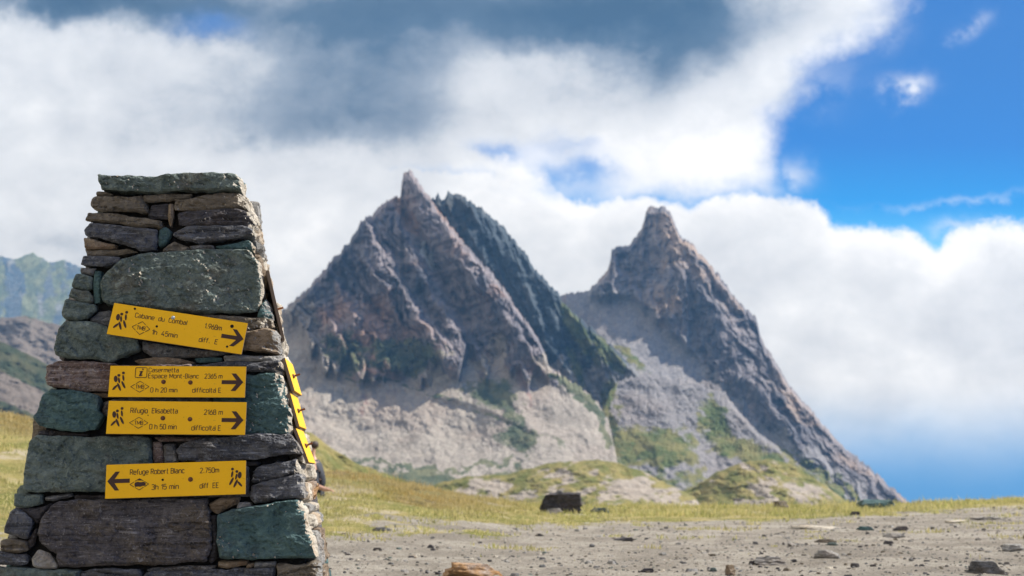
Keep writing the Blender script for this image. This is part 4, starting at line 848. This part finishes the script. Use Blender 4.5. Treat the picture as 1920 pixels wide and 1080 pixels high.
def _rr(x0, y0, x1, y1, r=.13, a=0, b=4):      # rounded rectangle walked anticlockwise from the right middle, a..b quarters
    c = [(x1-r, y1-r, 0), (x0+r, y1-r, 90), (x0+r, y0+r, 180), (x1-r, y0+r, 270)]; P = []
    for k in range(a, b):
        cx, cy, t0 = c[k % 4]
        for j in range(4): t = math.radians(t0+30*j); P.append((cx+r*math.cos(t), cy+r*math.sin(t)))
    return P
def _cl(p): return p+[p[0]]
_W, _L = .46, .42
GL = {
 'C': (_W, [[(_W, .76)]+_rr(0, 0, _W, 1, .18, 0, 4)+[(_W, .24)]]), 'R': (_W, [[(0, 0), (0, 1), (.3, 1), (.42, .93), (_W, .8), (_W, .7), (.42, .55), (.3, .48), (0, .48)], [(.26, .48), (_W, 0)]]),
 'E': (.42, [[(.42, 1), (0, 1), (0, 0), (.42, 0)], [(0, .52), (.36, .52)]]), 'T': (_W, [[(0, 1), (_W, 1)], [(_W/2, 1), (_W/2, 0)]]),
 'M': (.62, [[(0, 0), (0, 1)], [(0, 1), (.31, .22), (.62, 1)], [(.62, 1), (.62, 0)]]), 'B': (_W, [[(0, .52), (.3, .52), (.43, .6), (.43, .9), (.3, 1), (0, 1), (0, 0), (.3, 0), (_W, .1), (_W, .42), (.3, .52)]]),
 'a': (_L, [[(.04, .64), (.12, .7), (.3, .7), (_L, .6), (_L, 0)], [(_L, .42), (.13, .42), (0, .33), (0, .1), (.12, 0), (.28, 0), (_L, .12)]]),
 'b': (_L, [[(0, 1), (0, 0)], _cl(_rr(0, 0, _L, .7))]), 'd': (_L, [[(_L, 1), (_L, 0)], _cl(_rr(0, 0, _L, .7))]), 'p': (_L, [[(0, .7), (0, -.28)], _cl(_rr(0, 0, _L, .7))]),
 'g': (_L, [[(_L, .7), (_L, -.15), (.3, -.27), (.04, -.27)], _cl(_rr(0, 0, _L, .7))]), 'o': (_L, [_cl(_rr(0, 0, _L, .7))]), 'c': (_L-.04, [_rr(0, 0, _L-.04, .7, .14, 0, 4)]),
 'e': (_L, [[(0, .36), (_L, .36)]+_rr(0, 0, _L, .7, .14, 0, 3)+[(.3, 0), (_L-.03, .08)]]),
 'n': (_L, [[(0, 0), (0, .7)], [(0, .52), (.14, .7), (.3, .7), (_L, .58), (_L, 0)]]), 'h': (_L, [[(0, 0), (0, 1)], [(0, .52), (.14, .7), (.3, .7), (_L, .58), (_L, 0)]]), 'r': (.28, [[(0, 0), (0, .7)], [(0, .5), (.12, .68), (.28, .7)]]),
 'm': (.64, [[(0, 0), (0, .7)], [(0, .54), (.1, .7), (.22, .7), (.32, .6), (.32, 0)], [(.32, .54), (.42, .7), (.54, .7), (.64, .6), (.64, 0)]]),
 'u': (_L, [[(0, .7), (0, .12), (.12, 0), (.28, 0), (_L, .14)], [(_L, .7), (_L, 0)]]), 'l': (.04, [[(0.02, 1), (0.02, 0)]]), 'i': (0.02, [[(0, 0), (0, .7)], [(0, .88), (0, 1.0)]]),
 't': (.26, [[(.07, 1), (.07, .1), (.15, 0), (.26, 0)], [(-.03, .7), (.26, .7)]]), 'f': (.26, [[(.08, 0), (.08, .88), (.16, 1), (.28, 1)], [(-.03, .7), (.24, .7)]]),
 's': (.38, [[(.37, .62), (.28, .7), (.1, .7), (0, .6), (0, .46), (.1, .38), (.28, .32), (.38, .24), (.38, .1), (.28, 0), (.1, 0), (0, .07)]]),
 '0': (.44, [_cl(_rr(0, 0, .44, 1, .18))]), '1': (.2, [[(0, .74), (.2, 1), (.2, 0)]]), '2': (.42, [[(0, .82), (.05, .95), (.16, 1), (.3, 1), (.42, .88), (.42, .68), (0, 0), (.44, 0)]]),
 '3': (.42, [[(0, .9), (.12, 1), (.3, 1), (.41, .9), (.41, .64), (.3, .54), (.14, .54)], [(.3, .54), (.42, .44), (.42, .1), (.3, 0), (.12, 0), (0, .1)]]), '4': (.44, [[(.26, 1), (0, .26), (.44, .26)], [(.34, .5), (.34, 0)]]),
 '5': (.42, [[(.4, 1), (.03, 1), (.0, .52), (.12, .62), (.3, .62), (.42, .5), (.42, .12), (.3, 0), (.12, 0), (0, .1)]]), '6': (.42, [[(.3, 1), (0, .42)], _cl(_rr(0, 0, .42, .58))]), '7': (.42, [[(0, 1), (.42, 1), (.14, 0)]]),
 '8': (.42, [_cl(_rr(0, 0, .42, .54)), _cl(_rr(.03, .54, .39, 1))]), '9': (.42, [[(.12, 0), (.42, .58)], _cl(_rr(0, .42, .42, 1))]), '.': (.16, [[(.08, -.02), (.08, .17)]]), '-': (.26, [[(0, .42), (.26, .42)]]), ' ': (.16, []),
}
GL['à'] = (_L, GL['a'][1]+[[(.34, 1.0), (.44, .84)]])
def text_mesh(s, body, x0, x1, base, cap, wt=.068):
    x = 0; items = []
    for ch in body:
        w_, P = GL[ch]; items.append((x, P)); x += w_+.17
    tot = x-.17; sx = (x1-x0)/tot; hw = wt*max(cap, 6.5); k = 0
    for ox, P in items:
        for path in P:
            q = [((ox+a)*sx+x0, base-b*cap) for a, b in path]; n = len(q); closed = path[0] == path[-1]
            Lp, Rp = [], []
            for i in range(n):
                a = q[(i-1) if i else (n-2 if closed else 0)]; b = q[(i+1) if i < n-1 else (1 if closed else n-1)]
                def un(p, r): d = math.hypot(r[0]-p[0], r[1]-p[1]) or 1; return ((r[0]-p[0])/d, (r[1]-p[1])/d)
                t1 = un(a, q[i]) if a != q[i] else un(q[i], b); t2 = un(q[i], b) if b != q[i] else t1
                mx, my = -(t1[1]+t2[1]), t1[0]+t2[0]; L = math.hypot(mx, my) or 1; mx, my = mx/L, my/L
                c = max(.45, mx*-t1[1]+my*t1[0]); Lp.append((q[i][0]+mx*hw/c, q[i][1]+my*hw/c)); Rp.append((q[i][0]-mx*hw/c, q[i][1]-my*hw/c))
            k += 1; z = -.0006-.00006*(k % 4); b0 = len(s.V)
            for p in Lp+Rp: s.V.append(((p[0]-s.W/2)*PX, z, (s.H/2-p[1])*PX))
            for i in range(n-1): s.F.append((b0+i, b0+i+1, b0+n+i+1, b0+n+i))
def sphere_cap(r, n=14, flat=.6):
    V = []; Fc = []
    for i in range(6):
        ph = i/6*math.pi/2
        for k in range(n): t = 2*math.pi*k/n; V.append((r*math.cos(ph)*math.cos(t), -r*flat*math.sin(ph), r*math.cos(ph)*math.sin(t)))
    V.append((0, -r*flat, 0))
    for i in range(5):
        for k in range(n): j = (k+1) % n; Fc.append((i*n+k, i*n+j, (i+1)*n+j, (i+1)*n+k))
    for k in range(n): Fc.append((5*n+k, 5*n+(k+1) % n, 6*n))
    return V, Fc
def panel(root, W, H, th=.009):
    import bmesh
    bm = bmesh.new(); bmesh.ops.create_cube(bm, size=1)
    for v in bm.verts: v.co = Vector((v.co.x*W*PX, v.co.y*th+th/2, v.co.z*H*PX))
    bmesh.ops.bevel(bm, geom=bm.edges[:], offset=.0009, segments=2, affect='EDGES')
    me = bpy.data.meshes.new('panel'); bm.to_mesh(me); bm.free(); me.materials.append(YEL); me.materials.append(EDGE)
    for p in me.polygons: p.material_index = 0 if p.normal.y < -.9 else 1
    o = bpy.data.objects.new('panel', me); COL.objects.link(o); o.parent = root; return o
def hikers(root, W, H, cx, cy, k=1.0, flip=1):
    k *= 1.1; s = Flat(W, H); f = lambda x, y: (cx+flip*x*k*.95, cy+y*k)
    a = lambda d: flip*math.radians(d)
    s.disc(f(7, -15.5), 2.5*k); s.disc(f(-1, -11), 2.5*k)
    s.disc(f(7.5, -6.5), 1.7*k, 5.6*k, a(-10)); s.disc(f(0, -2), 1.7*k, 5.4*k, a(-12))
    s.disc(f(-6.2, -4.5), 3.3*k, 5.9*k, a(-6))
    s.disc(f(8.5, 6), 2.0*k, 7.4*k, a(-27)); s.disc(f(1, 10), 2.0*k, 7.6*k, a(-24)); s.disc(f(-6.5, 11), 1.9*k, 6.0*k, a(40))
    mesh_obj('hiker_pictogram', s.V, s.F, BRN, root)
def diamond(root, W, H, cx, cy, hw, hh, scribble=False, word=True):
    s = Flat(W, H); P = [(cx-hw, cy), (cx, cy-hh), (cx+hw, cy), (cx, cy+hh)]
    for i in range(4):
        p, q = P[i], P[(i+1) % 4]
        L = lambda t: (p[0]+(q[0]-p[0])*t, p[1]+(q[1]-p[1])*t)
        s.line(L(0), L(.44), .95); s.line(L(.54), L(1.0), .95)
    if word: text_mesh(s, 'TMB', cx-hw*.46, cx+hw*.46, cy+3.6, 7.2, .075)
    if scribble:
        s.poly([(cx-8, cy-3.5), (cx-3, cy-4.8), (cx+2, cy-3.6), (cx+9, cy-4.6), (cx+12, cy-1), (cx+11, cy+3), (cx+5, cy+3.6), (cx+2, cy+4.8), (cx-2, cy+4.2), (cx-8, cy+4.6), (cx-9, cy)]); s.poly([(cx-1, cy-hh+.5), (cx+2, cy-hh+1), (cx+6, cy-hh+4), (cx-4, cy-hh+3.5)])
    mesh_obj('diamond_emblem', s.V, s.F, BRN, root)
def arrow(root, W, H, tip, shaft_end, up, dn, hx0, hx1, half):
    s = Flat(W, H); tx, ty = tip; g = 1 if tx > shaft_end else -1
    inner = tx-g*12
    # one outline: shaft and two swept barbs
    s.poly([(shaft_end, ty-half), (tx-g*13.5, ty-half), (hx0, up), (hx1, up), (tx, ty)][::1]+[(hx1, dn), (hx0, dn), (tx-g*13.5, ty+half), (shaft_end, ty+half)])
    mesh_obj('arrow', s.V, s.F, BRN, root)
def words(root, W, H, lst):
    for body, x0, x1, base, cap in lst:
        s = Flat(W, H); text_mesh(s, body, x0, x1, base, cap); mesh_obj('lettering', s.V, s.F, BRN, root)
def bolts(root, W, H, lst):
    for x, y, r, kind in lst:
        px_, pz = (x-W/2)*PX, (H/2-y)*PX
        if kind == 'hole':
            s = Flat(W, H); s.disc((x, y), r); mesh_obj('screw_hole', s.V, s.F, BLK, root)
        else:
            V, Fc = sphere_cap(r*PX, flat=.8); o = mesh_obj('bolt', V, Fc, ZINC if kind == 'zinc' else RUSTM, root, True); o.location = (px_, -.001, pz)
            s = Flat(W, H); s.disc((x, y), r*1.35); mesh_obj('washer', s.V, s.F, RUSTM if kind != 'zinc' else ZINC, root)
ROTF = Matrix((EX, -EN, EU)).transposed()      # local x,y,z -> world
def sign_root(cx, cy, ang, label, off=.040):
    k = .99 if cy < 650 else .958
    r = empty('trail_sign'); p = front(cx, cy-2.5, off*math.sqrt(1+ROT**2+LEAN**2))
    r.matrix_world = Matrix.Translation(p) @ ROTF.to_4x4() @ Matrix.Rotation(math.radians(ang), 4, 'Y') @ Matrix.Scale(k, 4)
    tag(r, label, 'sign', 'yellow hiking signs fixed to the cairn'); return r
W, H = 257, 63
r = sign_root(333, 618.5, 8.6, 'yellow trail sign tilted down to the right, topmost on the shaded front of the cairn', .06)
panel(r, W, H); hikers(r, W, H, 20, 32, 1.0); diamond(r, W, H, 60.6, 41.5, 17, 13)
words(r, W, H, [('Cabane  du  Combal', 44.7, 143.5, 22, 8.8), ('1.968m', 178, 210, 22.6, 9.5), ('1h  45min', 83, 131, 50.2, 9.3), ('diff.  E', 173, 208, 50.6, 9)])
arrow(r, W, H, (255, 32.6), 212.5, 16, 50, 231, 239, 3.9)
bolts(r, W, H, [(40.9, 5.5, 2.2, 'hole'), (89, 33.6, 2.3, 'hole'), (228.5, 11, 3.4, 'hole'), (227.5, 52.2, 2.2, 'hole'), (115.6, 11.4, 2.6, 'zinc')])
W, H = 261, 62.5
r = sign_root(333, 718, 0, 'level yellow trail sign with an information symbol and right arrow, upper of the touching pair', .058)
panel(r, W, H); hikers(r, W, H, 18.5, 31.5, 1.0); diamond(r, W, H, 59, 42, 17.5, 11)
s = Flat(W, H); c_ = [(50, 3.6), (69, 3.6), (70.6, 5.2), (70.6, 22), (69, 23.6), (50, 23.6), (48.6, 22), (48.6, 5.2)]
for p, q in zip(c_, c_[1:]+c_[:1]): s.line(p, q, 1.1)
s.disc((62.5, 6.8), 1.5); s.poly([(56.5, 11), (63, 9.8), (60.2, 18.5), (63, 17.8), (61.8, 20), (57.5, 21.2), (55.6, 20), (58.2, 12.3), (56.2, 12.6)])
mesh_obj('information_symbol', s.V, s.F, BRN, r)
words(r, W, H, [('Casermetta', 74, 131, 12.4, 8.4), ('Espace Mont-Blanc', 74, 170, 24.4, 8.6), ('2365 m', 182, 215.5, 24.6, 9), ('0 h 20 min', 80, 130.6, 52.8, 9), ('difficoltà E', 160, 214.5, 52.8, 9)])
arrow(r, W, H, (256.5, 32), 215, 14.4, 49.5, 233, 242, 3.9)
bolts(r, W, H, [(103.5, 32, 3.3, 'rust'), (155, 33, 3.3, 'rust')])
W, H = 263, 65
r = sign_root(331.5, 786, .35, 'level yellow trail sign with right arrow and scratched lower corner, lower of the touching pair', .058)
panel(r, W, H); hikers(r, W, H, 19, 32, 1.0); diamond(r, W, H, 60, 43, 17.5, 11)
words(r, W, H, [('Rifugio  Elisabetta', 43, 132, 23.6, 9.6), ('2168 m', 183, 218, 25.4, 9.4), ('0 h 50 min', 81, 132, 55, 9.6), ('difficoltà E', 161, 216, 56.6, 9.4)])
arrow(r, W, H, (258.5, 36), 217, 18.6, 54, 235, 244, 3.9)
bolts(r, W, H, [(105, 33.5, 3.3, 'rust'), (156.6, 35, 3.3, 'rust'), (76.5, 28, 1.0, 'hole')])
W, H = 262, 65
r = sign_root(330, 901.5, -1.9, 'yellow trail sign with a left arrow and scratched-out diamond, lowest on the front', .052)
panel(r, W, H); hikers(r, W, H, 244, 33, 1.0, -1); diamond(r, W, H, 62.7, 39.5, 17.5, 11, True, False)
words(r, W, H, [('Refuge Robert Blanc', 45, 146, 20.6, 9.6), ('2.750m', 176, 211, 21.6, 9.4), ('3h 15 min', 86, 136, 50.6, 9.6), ('diff  EE', 176, 211, 51, 9.4)])
arrow(r, W, H, (3, 32), 44.5, 14, 50, 25.5, 17.5, 3.9)
bolts(r, W, H, [(106, 32.4, 2.2, 'hole'), (158, 33.3, 3.4, 'rust')])
# boards on the sunlit right side, seen almost edge on
def side_sign(p0, p1, d0, d1, label, yaw=0.0, face=YEL):
    """p0, p1: photo points of the near edge's upper and lower ends; d0..d1 the stretch of wall it covers"""
    top = front(*p0)+BACK*d0; bot = front(*p1)+BACK*d0
    up = (top-bot); Hm = up.length; up.normalize()
    along = (Matrix.Rotation(yaw, 3, 'Z') @ BACK).normalized()
    n_ = along.cross(up).normalized(); n_ = n_ if n_.x > 0 else -n_
    up = n_.cross(along).normalized(); up = up if up.z > 0 else -up
    r = empty('trail_sign'); c = (top+bot)/2+along*(d1-d0)/2
    # local: x along the wall away from the viewer, -y outward, z up
    r.matrix_world = Matrix.Translation(c) @ Matrix((along, -n_, up)).transposed().to_4x4()
    tag(r, label, 'sign', 'yellow hiking signs fixed to the cairn')
    Wp, Hp = (d1-d0)/PX, Hm/PX; o = panel(r, Wp, Hp, .013)
    if face is not YEL: o.data.materials[0] = face
    for bx in (-.12,):
        V, Fc = sphere_cap(.010, flat=.9); b = mesh_obj('bolt', V, Fc, RUSTM, r, True); b.location = (bx*(d1-d0), -.001, 0)
        s = Flat(1, 1); V = []; Fc = []
        for k, yy in enumerate((0, -.030)):
            for q in range(8): t = q*math.pi/4; V.append((.004*math.cos(t), yy, .004*math.sin(t)))
        Fc = [(q, (q+1) % 8, 8+(q+1) % 8, 8+q) for q in range(8)]+[tuple(range(8, 16))]
        c2 = mesh_obj('screw_shank', V, Fc, RUSTM, b)
    return r
side_sign((503, 508), (533, 632), .03, .45, 'tall board seen edge-on at the upper right of the cairn, bolt sticking out', .11)
side_sign((534, 671), (551, 731), .02, .34, 'uppermost of the three sunlit yellow boards seen sideways on the right of the cairn', -.02)
side_sign((544, 737), (560, 798), .02, .34, 'middle of the three sunlit yellow boards seen sideways on the right of the cairn', -.02)
side_sign((555, 803), (578, 866), .02, .34, 'lowest of the three sunlit yellow boards seen sideways, its bottom leaning outward', -.02)

# ------------------------------------------------------------------ seated person behind the cairn
def flat_mat(name, col, rough=.8, sc_=40):
    m, t, b = base_mat(name); P = t.new('ShaderNodeTexCoord').outputs['Object']; n = t.noise(P, sc_, 4, .6)
    t.put(b.inputs['Base Color'], t.mix(t.ss(n, .3, .7), tuple(q*.8 for q in col), tuple(q*1.15 for q in col))); b.inputs['Roughness'].default_value = rough; bump(t, b, n, .3, .01); return m
SKIN = flat_mat('skin', (.52, .30, .21), .5); HAIR = flat_mat('dark_brown_hair', (.035, .02, .015), .6, 80); JACK = flat_mat('black_jacket', (.018, .022, .035), .7); PINK = flat_mat('pink_shirt', (.75, .03, .28), .7); TROU = flat_mat('dark_trousers', (.03, .03, .035), .8)
def skinned(name, pts, edges, mat, parent, sub=2):
    me = bpy.data.meshes.new(name+'_s'); me.from_pydata([p[:3] for p in pts], edges, []); o = bpy.data.objects.new(name+'_s', me); COL.objects.link(o)
    md = o.modifiers.new('s', 'SKIN'); md.use_smooth_shade = True; sm = o.modifiers.new('u', 'SUBSURF'); sm.levels = sub; sm.render_levels = sub
    for i, v in enumerate(me.skin_vertices[0].data): v.radius = (pts[i][3], pts[i][4] if len(pts[i]) > 4 else pts[i][3]); v.use_root = i == 0
    bpy.context.view_layer.update(); dg = bpy.context.evaluated_depsgraph_get(); m2 = bpy.data.meshes.new_from_object(o.evaluated_get(dg)); bpy.data.objects.remove(o)
    m2.materials.clear(); m2.materials.append(mat); r = bpy.data.objects.new(name, m2); COL.objects.link(r); r.parent = parent; return r
def person():
    D = min(np.arange(20, 30, .1), key=lambda D: abs(float(gz(at(588, 836, D)[0], D))-(float(at(588, 836, D)[2])-.76)))
    hd = at(588, 836, D); gx, gy = float(hd[0])+.05, float(D); gzv = float(hd[2])-.745
    root = empty('person', (gx, gy, gzv)); tag(root, 'person with dark hair in black jacket and pink shirt, sitting behind the cairn', 'person')
    root.rotation_euler = (0, 0, math.pi)      # faces away to the left, propped on an arm behind
    pts = [(0, 0, .10, .13, .15), (.02, 0, .28, .12, .15), (.05, 0, .44, .11, .17), (.06, 0, .52, .07, .10), (.075, 0, .585, .05), (.09, 0, .66, .075), (.095, 0, .745, .088), (.09, 0, .81, .06),
           (.06, -.17, .49, .055), (.12, -.22, .26, .042), (.20, -.20, .20, .036), (.32, -.17, .18, .028), (.35, -.17, .18, .03, .016), (.39, -.17, .175, .032, .014),
           (.04, .17, .49, .055), (-.02, .24, .17, .044), (-.14, .24, .13, .034), (-.20, .24, .12, .034, .016),
           (.02, -.10, .09, .09), (.42, -.13, .16, .065), (.50, -.12, -.05, .05), (.55, -.12, -.24, .04), (.66, -.12, -.27, .035),
           (.02, .10, .09, .09), (.42, .13, .20, .065), (.50, .12, -.02, .05), (.54, .12, -.24, .04), (.66, .12, -.27, .035)]
    E = [(0, 1), (1, 2), (2, 3), (3, 4), (4, 5), (5, 6), (6, 7), (2, 8), (8, 9), (9, 10), (10, 11), (11, 12), (12, 13), (2, 14), (14, 15), (15, 16), (16, 17), (0, 18), (18, 19), (19, 20), (20, 21), (21, 22), (0, 23), (23, 24), (24, 25), (25, 26), (26, 27)]
    # fingers and thumbs
    for base, sy in ((13, -.17), (17, .15)):
        bx, by, bz = pts[base][:3]
        for k, (dy, L) in enumerate(((-.028, .05), (-.010, .065), (.010, .07), (.028, .062))):
            g_ = 1 if bx > 0 else -1; a = len(pts); pts += [(bx+g_*.028, by+dy, bz-.004, .009), (bx+g_*(.028+L*.5), by+dy*1.1, bz-.012, .0085), (bx+g_*(.028+L*.9), by+dy*1.1, bz-.035, .007)]; E += [(base, a), (a, a+1), (a+1, a+2)]
        a = len(pts); sg = 1 if sy < 0 else -1; pts += [(bx-g_*.005, by+sg*.04, bz-.01, .011), (bx+g_*.03, by+sg*.055, bz-.02, .009)]; E += [(base, a), (a, a+1)]
    body = skinned('body', pts, E, SKIN, root)
    j = [(0, 0, .10, .15, .17), (.02, 0, .28, .14, .17), (.05, 0, .44, .13, .19), (.062, 0, .535, .078, .105), (.06, -.18, .49, .075), (.12, -.23, .26, .062), (.20, -.205, .205, .055), (.29, -.18, .185, .042), (.04, .18, .49, .075), (-.02, .245, .18, .062), (-.06, .245, .15, .050)]
    skinned('jacket', j, [(0, 1), (1, 2), (2, 3), (2, 4), (4, 5), (5, 6), (6, 7), (2, 8), (8, 9), (9, 10)], JACK, root)
    tr = [(0, 0, .08, .145, .165), (.03, -.10, .09, .11), (.42, -.13, .16, .082), (.50, -.12, -.05, .066), (.54, -.12, -.20, .058), (.03, .10, .09, .11), (.42, .13, .20, .082), (.50, .12, -.02, .066), (.53, .12, -.20, .058)]
    skinned('trousers', tr, [(0, 1), (1, 2), (2, 3), (3, 4), (0, 5), (5, 6), (6, 7), (7, 8)], TROU, root)
    skinned('shirt', [(.02, .05, .10, .15, .15), (.045, .06, .22, .12, .15), (.10, 0, .40, .08, .10)], [(0, 1), (1, 2)], PINK, root)
    skinned('hair', [(.055, 0, .69, .078), (.06, 0, .76, .10), (.075, 0, .815, .085)], [(0, 1), (1, 2)], HAIR, root)
    # face: nose, brows, mouth and ears, one small mesh each side of the head
    skinned('nose', [(.17, 0, .765, .008), (.186, 0, .735, .011), (.178, 0, .725, .012)], [(0, 1), (1, 2)], SKIN, root, 1)
    for sy in (-1, 1):
        V, Fc = sphere_cap(.013, 10, 1.0); e = mesh_obj('eye', V, Fc, flat_mat('eye_dark', (.03, .02, .02), .3), root, True); e.rotation_euler = (0, 0, math.pi/2); e.location = (.163, sy*.03, .765)
        skinned('ear', [(.09, sy*.088, .765, .012, .02), (.09, sy*.092, .735, .010, .016)], [(0, 1)], SKIN, root, 1)
    skinned('mouth', [(.168, -.02, .697, .006), (.174, 0, .697, .007), (.168, .02, .697, .006)], [(0, 1), (1, 2)], PINK, root, 1)
    return root
person()

# ------------------------------------------------------------------ air
def haze():
    x0, x1, y0, y1, zb, zt = -2800, 2800, -60, 3900, -320, 1300
    V = [(x, y, z) for z in (zb, zt) for y in (y0, y1) for x in (x0, x1)]
    Fc = [(0, 2, 3, 1), (4, 5, 7, 6), (0, 1, 5, 4), (2, 6, 7, 3), (0, 4, 6, 2), (1, 3, 7, 5)]
    m = bpy.data.materials.new('mountain_air'); m.use_nodes = True; t = NT(m.node_tree); t.n.clear()
    v = t.new('ShaderNodeVolumePrincipled'); t.put(v.inputs['Color'], (.18, .44, .84, 1)); v.inputs['Density'].default_value = .00009; v.inputs['Anisotropy'].default_value = .2
    out = t.new('ShaderNodeOutputMaterial'); t.l.new(v.outputs[0], out.inputs['Volume'])
    o = mesh_obj('haze', V, Fc, m); o['kind'] = 'stuff'; tag(o, 'thin blue mountain haze in the valley air', 'haze')
HAZE = True
if HAZE: haze()
